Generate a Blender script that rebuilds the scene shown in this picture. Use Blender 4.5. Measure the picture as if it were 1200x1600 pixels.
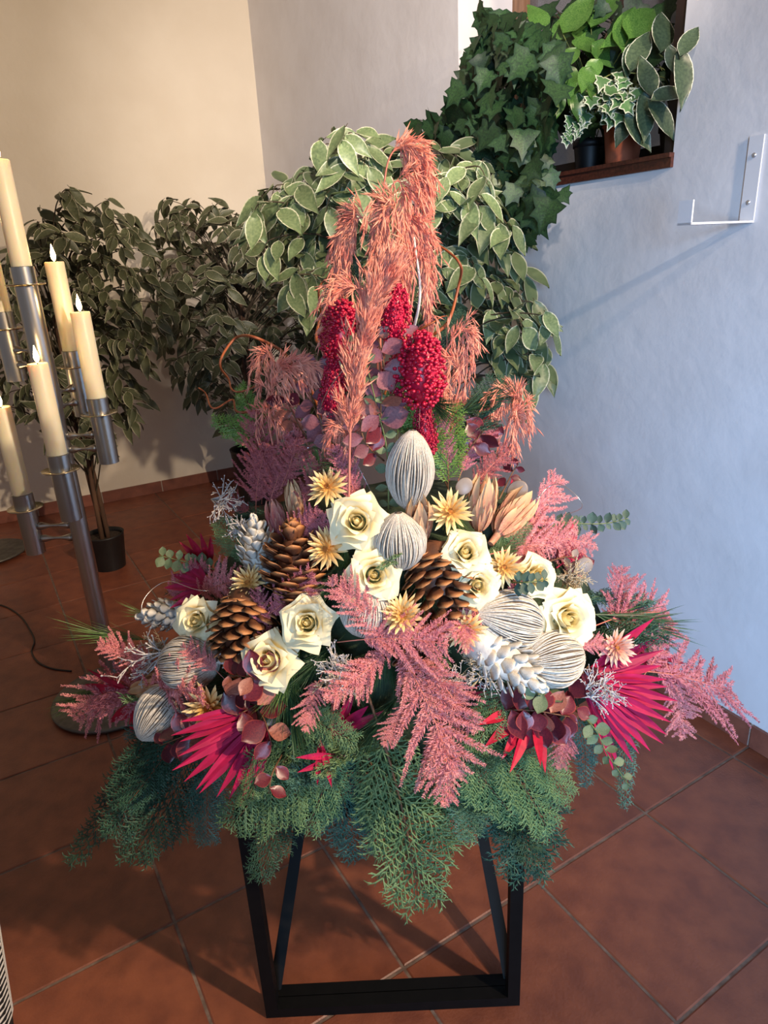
import bpy, math, random
from mathutils import Vector as V, Matrix as MX
random.seed(7)
R_ = random.uniform
PI = math.pi
for o in list(bpy.data.objects): bpy.data.objects.remove(o)
scene = bpy.context.scene
COL = scene.collection

# ------------------------------------------------------------------ camera
CAM_H, FPX = 1.477, 1064.0
PITCH, ROLL = math.radians(20.5), math.radians(-2.88)
FWD = V((0, math.cos(PITCH), -math.sin(PITCH)))
_u0 = V((1, 0, 0)).cross(FWD)
CR = V((1, 0, 0)) * math.cos(ROLL) + _u0 * math.sin(ROLL)
CU = CR.cross(FWD)
EYE = V((0, 0, CAM_H))
cd = bpy.data.cameras.new('camera'); cam = bpy.data.objects.new('camera', cd); COL.objects.link(cam)
cd.sensor_fit = 'HORIZONTAL'; cd.sensor_width = 36; cd.lens = FPX / 1200 * 36; cd.clip_start = 0.02
cam.matrix_world = MX(((CR.x, CU.x, -FWD.x, 0), (CR.y, CU.y, -FWD.y, 0), (CR.z, CU.z, -FWD.z, CAM_H), (0, 0, 0, 1)))
scene.camera = cam

# ------------------------------------------------------------------ world, lights, exposure
w = bpy.data.worlds.new('world'); scene.world = w; w.use_nodes = True
w.node_tree.nodes['Background'].inputs[0].default_value = (0.95, 0.92, 1.0, 1)
w.node_tree.nodes['Background'].inputs[1].default_value = 0.15

def lamp(name, kind, loc, energy, col, target=None, **kw):
    ld = bpy.data.lights.new(name, kind); ld.energy = energy; ld.color = col
    for k, v_ in kw.items(): setattr(ld, k, v_)
    o = bpy.data.objects.new(name, ld); COL.objects.link(o); o.location = loc
    if target is not None:
        o.rotation_euler = (V(target) - V(loc)).to_track_quat('-Z', 'Y').to_euler()
    return o
# assumed double halogen spot, unseen, on the right wall, beside and above the photographer
SPOT_COL = (1.0, 0.78, 0.56)
lamp('assumed_wall_spot', 'SPOT', (1.70, -0.18, 2.45), 265, SPOT_COL, (-2.5, 2.9, 0.85), spot_size=math.radians(93), spot_blend=0.9, shadow_soft_size=0.03)
lamp('assumed_wall_spot', 'SPOT', (1.66, -0.20, 2.90), 140, SPOT_COL, (-2.5, 2.9, 0.85), spot_size=math.radians(93), spot_blend=0.9, shadow_soft_size=0.03)
# added fill spot, unseen, to brighten the wall by the back corner
lamp('corner_fill', 'SPOT', (0.20, -0.60, 3.0), 520, (1.0, 0.86, 0.76), (0.05, 3.9, 2.25), spot_size=math.radians(42), spot_blend=0.8, shadow_soft_size=0.06)
# added light, unseen, behind the photographer: assumed daylight, spread narrowed to darken left floor
lamp('assumed_daylight', 'AREA', (0.15, -2.2, 1.35), 22, (0.36, 0.62, 1.0), (1.4, 1.7, 0.6), shape='RECTANGLE', size=0.9, size_y=1.7, spread=math.radians(62))
vs = scene.view_settings
vs.view_transform = 'Standard'; vs.look = 'None'; vs.gamma = 1.0; vs.use_curve_mapping = False; vs.exposure = 0.42

# ------------------------------------------------------------------ helpers
def lin(c):
    return tuple(((x / 255) / 12.92 if x / 255 <= .04045 else ((x / 255 + .055) / 1.055) ** 2.4) for x in c)
MATS = {}
def mat(name, c1, c2=None, scale=25, rough=.6, edge=None, edge_lo=.35, edge_hi=.75, rnd=0.0, bump=0.0, bscale=60, metal=0.0, trans=0.0, sss=0.0, emit=None, estr=0.0, aniso=0, stretch=None, detail=3, sheen=0.0, alpha=1.0, veins=None):
    m = bpy.data.materials.new(name); m.use_nodes = True; MATS[name] = m
    nt = m.node_tree; N = nt.nodes; L = nt.links
    b = N['Principled BSDF']; out = N['Material Output']
    b.inputs['Roughness'].default_value = rough; b.inputs['Metallic'].default_value = metal
    tc = N.new('ShaderNodeTexCoord'); co = tc.outputs['Object']
    if stretch:
        mp = N.new('ShaderNodeMapping'); mp.inputs['Scale'].default_value = stretch; L.new(co, mp.inputs[0]); co = mp.outputs[0]
    nz = N.new('ShaderNodeTexNoise'); nz.inputs['Scale'].default_value = scale; nz.inputs['Detail'].default_value = detail; L.new(co, nz.inputs['Vector'])
    c1 = lin(c1); c2 = lin(c2) if c2 else c1
    rp = N.new('ShaderNodeValToRGB'); rp.color_ramp.elements[0].position = .34; rp.color_ramp.elements[1].position = .66
    rp.color_ramp.elements[0].color = (*c1, 1); rp.color_ramp.elements[1].color = (*c2, 1); L.new(nz.outputs['Fac'], rp.inputs[0])
    col = rp.outputs[0]
    if edge:
        at = N.new('ShaderNodeAttribute'); at.attribute_name = 'edge'
        ad = N.new('ShaderNodeMath'); ad.operation = 'MULTIPLY_ADD'; L.new(nz.outputs['Fac'], ad.inputs[0]); ad.inputs[1].default_value = .8; L.new(at.outputs['Fac'], ad.inputs[2])
        mr = N.new('ShaderNodeMapRange'); mr.inputs[1].default_value = edge_lo + .4; mr.inputs[2].default_value = edge_hi + .4; L.new(ad.outputs[0], mr.inputs[0])
        mx = N.new('ShaderNodeMix'); mx.data_type = 'RGBA'; L.new(mr.outputs[0], mx.inputs[0]); L.new(col, mx.inputs[6]); mx.inputs[7].default_value = (*lin(edge), 1)
        col = mx.outputs[2]
    if rnd:
        oi = N.new('ShaderNodeObjectInfo'); mr = N.new('ShaderNodeMapRange'); L.new(oi.outputs['Random'], mr.inputs[0]); mr.inputs[3].default_value = 1 - rnd; mr.inputs[4].default_value = 1 + rnd
        hs = N.new('ShaderNodeHueSaturation'); L.new(mr.outputs[0], hs.inputs['Value']); L.new(col, hs.inputs['Color']); col = hs.outputs[0]
    L.new(col, b.inputs['Base Color'])
    if bump:
        n2 = N.new('ShaderNodeTexNoise'); n2.inputs['Scale'].default_value = bscale; n2.inputs['Detail'].default_value = 4; L.new(co, n2.inputs['Vector'])
        bp = N.new('ShaderNodeBump'); bp.inputs['Strength'].default_value = bump; bp.inputs['Distance'].default_value = .01; L.new(n2.outputs['Fac'], bp.inputs['Height']); L.new(bp.outputs[0], b.inputs['Normal'])
    if sss:
        b.inputs['Subsurface Weight'].default_value = sss; b.inputs['Subsurface Radius'].default_value = (.05, .03, .012); b.inputs['Subsurface Scale'].default_value = .5
    if emit:
        b.inputs['Emission Color'].default_value = (*lin(emit), 1); b.inputs['Emission Strength'].default_value = estr
    if alpha < 1: b.inputs['Alpha'].default_value = alpha
    if trans:
        tr = N.new('ShaderNodeBsdfTranslucent'); L.new(col, tr.inputs[0]); ms = N.new('ShaderNodeMixShader'); ms.inputs[0].default_value = trans
        L.new(b.outputs[0], ms.inputs[1]); L.new(tr.outputs[0], ms.inputs[2]); L.new(ms.outputs[0], out.inputs[0])
    return m

class MB:
    def __init__(s): s.v = []; s.f = []; s.e = {}
    def add(s, vs, fs):
        k = len(s.v); s.v += [tuple(x) for x in vs]; s.f += [tuple(i + k for i in f) for f in fs]; return k
    def tube(s, pts, rad, n=6, cap=True):
        pts = [V(p) for p in pts]; m = len(pts)
        if not hasattr(rad, '__len__'): rad = [rad] * m
        up = None; k = len(s.v)
        for i, p in enumerate(pts):
            t = (pts[min(i + 1, m - 1)] - pts[max(i - 1, 0)])
            t = t.normalized() if t.length > 1e-9 else V((0, 0, 1))
            if up is None: up = t.orthogonal().normalized()
            up = (up - t * up.dot(t)); up = up.normalized() if up.length > 1e-6 else t.orthogonal().normalized()
            q = t.cross(up)
            for j in range(n):
                a = 2 * PI * j / n; s.v.append(tuple(p + (up * math.cos(a) + q * math.sin(a)) * rad[i]))
        for i in range(m - 1):
            for j in range(n):
                j2 = (j + 1) % n; s.f.append((k + i * n + j, k + i * n + j2, k + (i + 1) * n + j2, k + (i + 1) * n + j))
        if cap:
            s.f.append(tuple(k + j for j in range(n - 1, -1, -1))); s.f.append(tuple(k + (m - 1) * n + j for j in range(n)))
    def box(s, lo, hi, M=None):
        x0, y0, z0 = lo; x1, y1, z1 = hi
        vs = [V(p) for p in ((x0,y0,z0),(x1,y0,z0),(x1,y1,z0),(x0,y1,z0),(x0,y0,z1),(x1,y0,z1),(x1,y1,z1),(x0,y1,z1))]
        if M: vs = [M @ p for p in vs]
        s.add(vs, [(3,2,1,0),(4,5,6,7),(0,1,5,4),(1,2,6,5),(2,3,7,6),(3,0,4,7)])
    def lathe(s, prof, n=24, M=None, cap=True):
        k = len(s.v); m = len(prof)
        for r, z in prof:
            for j in range(n):
                a = 2 * PI * j / n; p = V((r * math.cos(a), r * math.sin(a), z)); s.v.append(tuple(M @ p if M else p))
        for i in range(m - 1):
            for j in range(n):
                j2 = (j + 1) % n; s.f.append((k + i * n + j, k + i * n + j2, k + (i + 1) * n + j2, k + (i + 1) * n + j))
        if cap:
            for ring, rev in ((0, True), (m - 1, False)):
                q = len(s.v); s.v += s.v[k + ring * n:k + ring * n + n]; idx = [q + j for j in range(n)]; s.f.append(tuple(reversed(idx)) if rev else tuple(idx))
    def mesh(s, name, m, smooth=True):
        me = bpy.data.meshes.new(name); me.from_pydata(s.v, [], s.f); me.materials.append(MATS[m])
        if smooth: me.polygons.foreach_set('use_smooth', [True] * len(me.polygons))
        if s.e:
            at = me.attributes.new('edge', 'FLOAT', 'POINT'); at.data.foreach_set('value', [s.e.get(i, 0.0) for i in range(len(s.v))])
        me.update(); return me
    def build(s, name, m, parent=None, smooth=True, M=None):
        return put(name, s.mesh(name, m, smooth), parent, M)
def put(name, me, parent=None, M=None):
    o = bpy.data.objects.new(name, me); COL.objects.link(o)
    if parent is not None: o.parent = parent
    if M is not None: o.matrix_local = M
    return o
def tag(o, label=None, cat=None, group=None, kind=None):
    if label: o['label'] = label
    if cat: o['category'] = cat
    if group: o['group'] = group
    if kind: o['kind'] = kind
    return o
def empty(name, M, label, cat, group=None):
    o = bpy.data.objects.new(name, None); COL.objects.link(o); o.empty_display_size = .02
    o.matrix_world = M if isinstance(M, MX) else MX.Translation(V(M))
    return tag(o, label, cat, group)
def frame(org, z, face=None, s=1.0):
    """matrix: local +Z along z, local -Y towards face"""
    z = V(z).normalized(); f = V(face) if face is not None else z.orthogonal()
    y = -(f - z * f.dot(z))
    y = y.normalized() if y.length > 1e-5 else z.orthogonal().normalized()
    x = y.cross(z)
    M = MX((( x.x, y.x, z.x, 0), (x.y, y.y, z.y, 0), (x.z, y.z, z.z, 0), (0, 0, 0, 1)))
    return MX.Translation(V(org)) @ M @ MX.Scale(s, 4)
def ray(px, py): return CR * ((px - 600) / FPX) - CU * ((py - 800) / FPX) + FWD
def at(px, py, Y):
    d = ray(px, py); return EYE + d * (Y / d.y)
def onfloor(px, py, z=0.0):
    d = ray(px, py); return EYE + d * ((z - CAM_H) / d.z)
def rot(axis, deg): return MX.Rotation(math.radians(deg), 4, axis)
def rv(s=1.0): return V((R_(-s, s), R_(-s, s), R_(-s, s)))
def spline(pts, n=8):
    pts = [V(p) for p in pts]; P = [pts[0] * 2 - pts[1]] + pts + [pts[-1] * 2 - pts[-2]]; out = []
    for i in range(1, len(P) - 2):
        a, b, c, d = P[i-1], P[i], P[i+1], P[i+2]
        for k in range(n):
            t = k / n
            out.append(.5 * ((2*b) + (c - a)*t + (2*a - 5*b + 4*c - d)*t*t + (3*b - a - 3*c + d)*t**3))
    out.append(pts[-1]); return out

# ------------------------------------------------------------------ materials
mat('plaster_warm', (236, 226, 208), (230, 219, 200), scale=3, rough=.9, bump=.25, bscale=22)
mat('plaster_white', (226, 224, 226), (218, 215, 216), scale=4, rough=.85, bump=.22, bscale=16)
mat('grout', (128, 108, 96), (98, 80, 70), scale=40, rough=.9, bump=.3)
mat('terracotta_tile', (138, 78, 54), (114, 62, 45), scale=14, rough=.42, rnd=.10, bump=.12, bscale=140, detail=6)
mat('base_tile', (140, 84, 66), (120, 70, 56), scale=18, rough=.45, rnd=.10, bump=.1, bscale=120)
mat('base_grout', (176, 160, 150), rough=.9)
mat('sill_wood', (92, 48, 34), (66, 34, 26), scale=10, rough=.45, stretch=(1, 12, 12), bump=.1)
mat('frame_wood', (150, 112, 84), (120, 86, 62), scale=10, rough=.5, stretch=(8, 8, 1))
mat('frame_dark', (58, 40, 34), (40, 28, 24), scale=10, rough=.5)
mat('glass', (120, 118, 122), (96, 96, 102), scale=2, rough=.08, alpha=.55)
mat('ceiling_white', (225, 220, 212), rough=.95)
mat('black_metal', (9, 9, 9), (13, 12, 12), scale=40, rough=.6); MATS['black_metal'].node_tree.nodes['Principled BSDF'].inputs['Specular IOR Level'].default_value = .15
mat('steel', (200, 196, 190), (180, 176, 170), scale=30, rough=.3, metal=1.0, stretch=(1, 1, .05))
mat('steel_shaded', (120, 116, 108), (98, 94, 88), scale=30, rough=.55, metal=.8)  # base plate steel, darkened in colour for the shadow lying on it
mat('brass_plate', (205, 190, 160), rough=.25, metal=1.0)
mat('wax', (246, 232, 200), (242, 226, 190), scale=8, rough=.42, sss=.55)
mat('wick', (30, 24, 20), rough=.9)
mat('flame', (255, 220, 150), rough=.5, emit=(255, 214, 140), estr=26)
mat('white_paint', (222, 222, 226), rough=.45)
mat('screw', (190, 190, 195), rough=.35, metal=.8)
mat('cable', (34, 25, 20), rough=.5)
mat('pot_black', (20, 18, 18), (28, 25, 24), scale=20, rough=.5)
mat('pot_clay', (176, 92, 58), (150, 76, 48), scale=12, rough=.8, bump=.1)
mat('soil', (42, 30, 22), (60, 44, 32), scale=60, rough=.95, bump=.6)
mat('bark', (104, 74, 52), (72, 50, 36), scale=30, rough=.85, stretch=(1, 1, .25), bump=.4)
mat('twig', (74, 62, 44), (56, 46, 32), scale=30, rough=.8)
mat('ficus_leaf', (100, 120, 82), (130, 146, 102), scale=14, rough=.42, edge=(220, 220, 188), edge_lo=.4, edge_hi=.85, rnd=.3, trans=.12)
mat('ficus_leaf_dark', (74, 80, 56), (94, 98, 70), scale=14, rough=.5, edge=(190, 184, 156), edge_lo=.45, edge_hi=.85, rnd=.32, trans=.10)
mat('ivy_leaf', (24, 48, 28), (48, 80, 42), scale=18, rough=.55, edge=(22, 52, 30), edge_lo=.5, edge_hi=.9, rnd=.35, trans=.1)
mat('ivy_small', (70, 108, 66), (96, 132, 82), scale=30, rough=.4, edge=(208, 214, 190), edge_lo=.5, edge_hi=.75, rnd=.25, trans=.1)
mat('pothos_leaf', (58, 100, 42), (98, 136, 66), scale=45, rough=.32, rnd=.25, trans=.2)
mat('broad_leaf', (58, 76, 58), (82, 100, 74), scale=20, rough=.4, edge=(216, 218, 196), edge_lo=.62, edge_hi=.85, rnd=.2, trans=.1)
mat('rose_petal', (252, 238, 192), (253, 243, 206), scale=12, rough=.55, rnd=.02, trans=.22, sss=.0)
mat('rose_core', (252, 234, 176), (252, 238, 188), scale=12, rough=.55, trans=.2)
mat('pod_fibre', (222, 212, 196), (184, 172, 156), scale=60, rough=.85, rnd=.06, stretch=(1, 1, .12))
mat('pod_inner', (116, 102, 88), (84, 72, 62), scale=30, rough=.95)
mat('cone_brown', (112, 66, 38), (70, 40, 26), scale=34, rough=.6, edge=(176, 118, 70), edge_lo=.35, edge_hi=.9, rnd=.25, bump=.2)
mat('cone_white', (226, 220, 206), (190, 182, 172), scale=40, rough=.8, rnd=.1, bump=.3)
mat('straw_petal', (232, 190, 112), (214, 154, 72), scale=30, rough=.45, edge=(246, 224, 168), edge_lo=.4, edge_hi=1.0, rnd=.15, trans=.15)
mat('straw_pink', (226, 164, 136), (206, 128, 106), scale=30, rough=.5, edge=(240, 206, 180), edge_lo=.4, edge_hi=1.0, rnd=.12, trans=.15)
mat('straw_core', (196, 128, 52), (160, 96, 40), scale=120, rough=.8, bump=.5)
mat('protea', (206, 160, 116), (190, 112, 92), scale=16, rough=.6, edge=(222, 188, 140), edge_lo=.4, edge_hi=1.0, rnd=.12, trans=.12)
mat('protea_pink', (176, 92, 86), (150, 66, 70), scale=16, rough=.6, edge=(206, 150, 130), edge_lo=.4, edge_hi=1.0, rnd=.12, trans=.12)
mat('palm_magenta', (194, 26, 82), (160, 18, 68), scale=9, rough=.6, rnd=.14, trans=.15, stretch=(2, 2, .5))
mat('palm_red', (196, 18, 54), (164, 14, 48), scale=9, rough=.6, rnd=.14, trans=.15)
mat('plume_pink', (238, 164, 160), (224, 140, 144), scale=14, rough=.8, rnd=.10, trans=.2)
mat('plume_mauve', (220, 142, 148), (198, 118, 132), scale=14, rough=.8, rnd=.10, trans=.2)
mat('plume_dark', (206, 122, 120), (178, 98, 104), scale=14, rough=.8, rnd=.12, trans=.2)
mat('grass_salmon', (244, 172, 142), (226, 128, 108), scale=40, rough=.6, rnd=.08, trans=.15)
mat('berry_red', (188, 20, 58), (150, 10, 44), scale=60, rough=.35, rnd=.1)
mat('leaf_burgundy', (112, 40, 46), (84, 28, 42), scale=22, rough=.35, edge=(150, 62, 54), edge_lo=.5, edge_hi=1.0, rnd=.3, trans=.12)
mat('leaf_mauve', (142, 88, 92), (118, 66, 76), scale=18, rough=.5, rnd=.25, trans=.12)
mat('leaf_copper', (168, 104, 84), (140, 78, 66), scale=18, rough=.45, rnd=.2, trans=.12)
mat('euc_green', (108, 122, 88), (84, 102, 72), scale=20, rough=.6, rnd=.15, trans=.1)
mat('euc_dark', (70, 92, 74), (54, 74, 62), scale=20, rough=.6, rnd=.15, trans=.1)
mat('lunaria', (180, 164, 150), (150, 134, 126), scale=40, rough=.35, trans=.35)
mat('cypress', (92, 126, 84), (126, 154, 104), scale=8, rough=.6, rnd=.18, trans=.08)
mat('cypress_blue', (66, 106, 94), (90, 128, 108), scale=8, rough=.6, rnd=.15, trans=.08)
mat('cypress_dark', (44, 78, 62), (62, 98, 76), scale=8, rough=.6, rnd=.18, trans=.08)
mat('thuja_bright', (104, 142, 62), (132, 164, 78), scale=12, rough=.55, rnd=.12, trans=.1)
mat('pine_needle', (74, 104, 52), (104, 130, 66), scale=20, rough=.5, rnd=.2, trans=.08)
mat('pine_dark', (44, 76, 48), (64, 96, 58), scale=20, rough=.5, rnd=.2, trans=.08)
mat('green_stem', (120, 128, 72), (96, 108, 62), scale=20, rough=.6)
mat('brown_stem', (124, 84, 52), (92, 60, 40), scale=20, rough=.7)
mat('pink_stem', (206, 122, 104), rough=.7)
mat('willow', (164, 88, 44), (132, 66, 36), scale=30, rough=.5)
mat('lichen', (222, 214, 202), (186, 180, 184), scale=40, rough=.9, bump=.4)
mat('lichen_cream', (216, 198, 164), (190, 168, 134), scale=40, rough=.9, bump=.4)
mat('foam', (38, 54, 36), (52, 68, 42), scale=30, rough=.95, bump=.8)
mat('silver_wire', (205, 200, 196), rough=.3, metal=.9)
mat('cloth_stripe', (196, 190, 184), rough=.9)
mat('cloth_black', (20, 18, 18), rough=.9)

# ------------------------------------------------------------------ the room
CORNER = V((-.686, 5.085, 0)); DR = V((.469, -.883, 0)).normalized(); NR = V((-.883, -.469, 0)).normalized()
DL = V((.872, .489, 0)).normalized(); NL = V((.489, -.872, 0)).normalized()
def rw(s, h, out=0.0): return CORNER + DR * s + NR * out + V((0, 0, h))      # a point on the right wall
def lw(s, h, out=0.0): return CORNER - DL * s + NL * out + V((0, 0, h))      # a point on the left wall
def wbox(mb, fn, s0, s1, h0, h1, o0, o1):
    P = [fn(s, h, o) for h in (h0, h1) for s, o in ((s0, o0), (s1, o0), (s1, o1), (s0, o1))]
    mb.add(P, [(3,2,1,0),(4,5,6,7),(0,1,5,4),(1,2,6,5),(2,3,7,6),(3,0,4,7)])
WS0, WS1, WH0, WH1, NICHE = 2.265, 3.32, 1.68, 2.95, .42
m = MB(); wbox(m, lw, -.5, 5.2, 0, 3.25, 0, -.3); tag(m.build('wall_left', 'plaster_warm', smooth=False), kind='structure')
m = MB()
wbox(m, rw, 0, WS0, 0, 3.25, 0, -NICHE); wbox(m, rw, WS1, 6.3, 0, 3.25, 0, -NICHE)
wbox(m, rw, WS0, WS1, 0, WH0, 0, -NICHE); wbox(m, rw, WS0, WS1, WH1, 3.25, 0, -NICHE)
tag(m.build('wall_right', 'plaster_white', smooth=False), kind='structure')
m = MB(); m.box((-7, -1.2, 3.2), (4.5, 7.5, 3.35)); tag(m.build('ceiling', 'ceiling_white', smooth=False), kind='structure')
TA = math.radians(30.465); AX = V((math.cos(TA), math.sin(TA), 0)); BX = V((math.sin(TA), -math.cos(TA), 0)); TO = V((-.0068, 1.0608, 0)); TS = .4
m = MB(); m.box((-7, -4, -.12), (4.5, 7.5, -.003)); floor = tag(m.build('floor', 'grout', smooth=False), kind='structure')
g = .0035; hb = TS / 2 - g; hi_ = hb - .003
m = MB(); m.add([(-hb,-hb,-.02),(hb,-hb,-.02),(hb,hb,-.02),(-hb,hb,-.02),(-hb,-hb,-.002),(hb,-hb,-.002),(hb,hb,-.002),(-hb,hb,-.002),(-hi_,-hi_,0),(hi_,-hi_,0),(hi_,hi_,0),(-hi_,hi_,0)],
    [(0,1,5,4),(1,2,6,5),(2,3,7,6),(3,0,4,7),(4,5,9,8),(5,6,10,9),(6,7,11,10),(7,4,8,11),(8,9,10,11)])
tile_me = m.mesh('floor_tile', 'terracotta_tile', False)
for u in range(-7, 4):
    for v_ in range(-10, 4):
        c = TO + AX * ((u + .5) * TS) + BX * ((v_ + .5) * TS)
        if c.y < .2 or (c - CORNER).dot(NR) < -.25 or (c - CORNER).dot(NL) < -.25: continue
        d = c - EYE; dep = d.dot(FWD)
        x = 600 + FPX * d.dot(CR) / dep
        if x < -420 or x > 1650: continue
        put('floor_tile', tile_me, floor, MX.Translation(c + V((0, 0, R_(-.0006, .0006)))) @ MX.Rotation(TA, 4, 'Z') @ rot('X', R_(-.1, .1)))
def baseboard(name, fn, s_from, s_to, start):
    m = MB(); wbox(m, fn, s_from, s_to, 0, .076, .0, .008); b = tag(m.build(name, 'base_grout', smooth=False), kind='structure')
    s = start
    while s < s_to:
        m = MB(); wbox(m, fn, max(s + .004, s_from), min(s + .396, s_to), .001, .078, .002, .013); m.build('base_tile', 'base_tile', b, smooth=False); s += .4
baseboard('baseboard_right', rw, .0, 6.2, .615)
baseboard('baseboard_left', lw, .013, 5.0, -.2)
# window in the niche
win = bpy.data.objects.new('window_1', None); COL.objects.link(win); win.location = rw((WS0 + WS1) / 2, WH0); tag(win, kind='structure')
def wpart(name, mt, *boxes, par=win):
    m = MB(); o0 = win.location
    for b in boxes: wbox(m, rw, *b)
    m.v = [tuple(V(p) - o0) for p in m.v]; return m.build(name, mt, par, smooth=False)
wpart('window_sill', 'sill_wood', (WS0 - .01, WS1 + .004, WH0 - .002, WH0 + .03, .012, -.40), (WS0 - .01, WS1 + .004, WH0 + .024, WH0 + .036, .02, -.02))
wpart('window_frame', 'frame_wood', (WS0, WS0 + .07, WH0 + .03, WH1, -.26, -.33))
wpart('window_frame', 'frame_dark', (WS1 - .05, WS1, WH0 + .03, WH1, -.02, -.33))
wpart('window_frame', 'frame_dark', (WS0, WS1, WH0 + .03, WH0 + .10, -.26, -.33), (WS0, WS1, WH1 - .07, WH1, -.26, -.33))
wpart('window_mullion', 'frame_dark', (WS0 + .56, WS0 + .61, WH0 + .1, WH1 - .07, -.265, -.325))
wpart('pane', 'glass', (WS0 + .07, WS0 + .56, WH0 + .1, WH1 - .07, -.29, -.296))
wpart('pane', 'glass', (WS0 + .61, WS1 - .05, WH0 + .1, WH1 - .07, -.29, -.296))

# ------------------------------------------------------------------ wall hook
BR = rw(3.577, 1.52)
hk = empty('wall_hook', BR, 'white metal strip hook screwed to the right wall beside the window', 'hook')
def hookbox(name, mt, s0, s1, h0, h1, o0, o1):
    m = MB(); P = [DR * s + NR * o + V((0, 0, h)) for h in (h0, h1) for s, o in ((s0, o0), (s1, o0), (s1, o1), (s0, o1))]
    m.add(P, [(3,2,1,0),(4,5,6,7),(0,1,5,4),(1,2,6,5),(2,3,7,6),(3,0,4,7)]); return m.build(name, mt, hk, smooth=False)
hookbox('wall_plate', 'white_paint', -.02, .02, 0, .2, .001, .006)
hookbox('arm', 'white_paint', -.02, .02, -.004, .001, .001, .245)
hookbox('lip', 'white_paint', -.02, .02, -.004, .052, .240, .245)
for h in (.045, .155):
    m = MB(); m.lathe([(.006, 0), (.006, .002), (.003, .004)], 10, frame(NR * .006 + V((0, 0, h)), NR)); m.build('screw', 'screw', hk)

# ------------------------------------------------------------------ black metal stand
ST = empty('plant_stand', (-.034, 1.0, 0), 'black square-tube metal stand carrying the flower arrangement', 'stand')
def bar(name, a, b, r=.0125, par=ST):
    a = V(a) - ST.location; b = V(b) - ST.location; d = (b - a); M = frame(a, d, V((0, -1, 0)) if abs(d.normalized().y) < .9 else V((0, 0, 1)))
    m = MB(); m.box((-r, -r, 0), (r, r, d.length), M); return m.build(name, 'black_metal', par, smooth=False)
XBL, XBR = -.168, .145
ZT = .55; XL, XR_, YF, YB = -.286, .219, .98, 1.44
for x in (XL, XR_):
    xb = XBL if x < 0 else XBR
    bar('leg', (x, YF, 0), (x, YF, ZT)); bar('leg', (x, YF + .032, .012), (xb, YB, ZT - .02))
    bar('top_rail', (x, YF + .0126, ZT - .0125), (xb, YB + .0125, ZT - .0125))
bar('foot_rail', (XL + .0126, YF, .0126), (XR_ - .0126, YF, .0126)); bar('foot_rail', (XL - .0125, YF + .027, .0126), (XR_ + .0125, YF + .027, .0126), .0123)
bar('top_rail', (XL + .0126, YF, ZT - .0125), (XR_ - .0126, YF, ZT - .0125)); bar('top_rail', (XBL + .0126, YB, ZT - .0125), (XBR - .0126, YB, ZT - .0125))

# ------------------------------------------------------------------ candle stands, candles, cable
CX, CY = -1.022, 2.135
cs = empty('candle_stand', (CX, CY, 0), 'brushed steel candle stand with stepped sockets beside the arrangement', 'candle stand')
m = MB(); m.lathe([(.215, .006), (.22, .012), (.22, .018), (.214, .022), (.05, .026)], 48); m.build('base_plate', 'steel_shaded', cs)
m = MB(); m.lathe([(.029, .022), (.029, 1.10)], 32); m.build('pole', 'steel', cs)
def socket(x, y, ztop, length, r=.031):
    m = MB(); m.lathe([(r, ztop - .055 - length), (r, ztop - .052)], 32, MX.Translation((x, y, 0))); s = m.build('socket', 'steel', cs)
    m = MB(); m.lathe([(r + .002, ztop - .054), (.055, ztop - .050), (.056, ztop - .047), (r, ztop - .050)], 36, MX.Translation((x, y, 0)), cap=False); m.build('drip_plate', 'brass_plate', s)
    m = MB(); m.lathe([(r + .001, ztop - .05), (r + .001, ztop)], 32, MX.Translation((x, y, 0))); m.build('collar', 'steel', s)
CANDLES = [  # polar angle, radius, base height, top height, label
    (0, 0, 1.50, 1.78, 'tallest cream candle, burning on top of the steel pole'),
    (152, .14, 1.374, 1.624, 'cream candle cut by the left picture edge, behind the tallest one'),
    (66, .12, 1.243, 1.510, 'lit cream candle at the back, right of the steel pole'),
    (3, .14, 1.106, 1.365, 'lit cream candle furthest right on the stand'),
    (289, .13, .964, 1.236, 'lit cream candle in front of the steel pole'),
    (178, .165, .804, 1.092, 'lowest lit cream candle at the left edge')]
mw = MB(); mw.tube([(0, 0, -.004), (.001, 0, .008), (.003, 0, .012)], .0016, 6); wick_me = mw.mesh('wick', 'wick')
mf = MB(); mf.lathe([(.0016, .004), (.006, .011), (.0078, .019), (.0066, .029), (.0034, .041), (.0005, .053)], 12); flame_me = mf.mesh('flame', 'flame')
for i, (th, r, z0, z1, lab) in enumerate(CANDLES):
    x = r * math.cos(math.radians(th)); y = r * math.sin(math.radians(th))
    if r:
        socket(x, y, z0, .155)
        u = V((x, y, 0)).normalized()
        for dz in (-.115, -.16):
            m = MB(); a = u * .026; b = V((x, y, 0)) - u * .028; zz = V((0, 0, z0 + dz))
            n = 8; pts = [a.lerp(b, k / n) + zz for k in range(n + 1)]; m.tube(pts, [.012, .013, .009, .0055, .005, .0055, .009, .013, .012], 12); m.build('connector', 'steel', cs)
    else:
        socket(0, 0, z0, .36, .0325)
    c = empty('candle', (CX + x, CY + y, z0 + .001), lab, 'candle', 'lit candles on the steel stand')
    h = z1 - z0; m = MB(); m.lathe([(.0285, 0), (.0285, h - .003), (.027, h), (.02, h - .002), (.006, h - .004)], 32); m.build('wax_body', 'wax', c)
    put('wick', wick_me, c, MX.Translation((0, 0, h - .003))); f = put('flame', flame_me, c, MX.Translation((.001, 0, h - .002)))
    l = lamp('candle_light', 'POINT', (0, 0, 0), .25, (1, .62, .28), shadow_soft_size=.006); l.parent = c; l.location = (0, 0, h + .04)
p2 = V((-2.24, 3.567, 0))
c2 = empty('candle_stand', p2, 'round steel base of a second stand at the left picture edge', 'candle stand')
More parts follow.
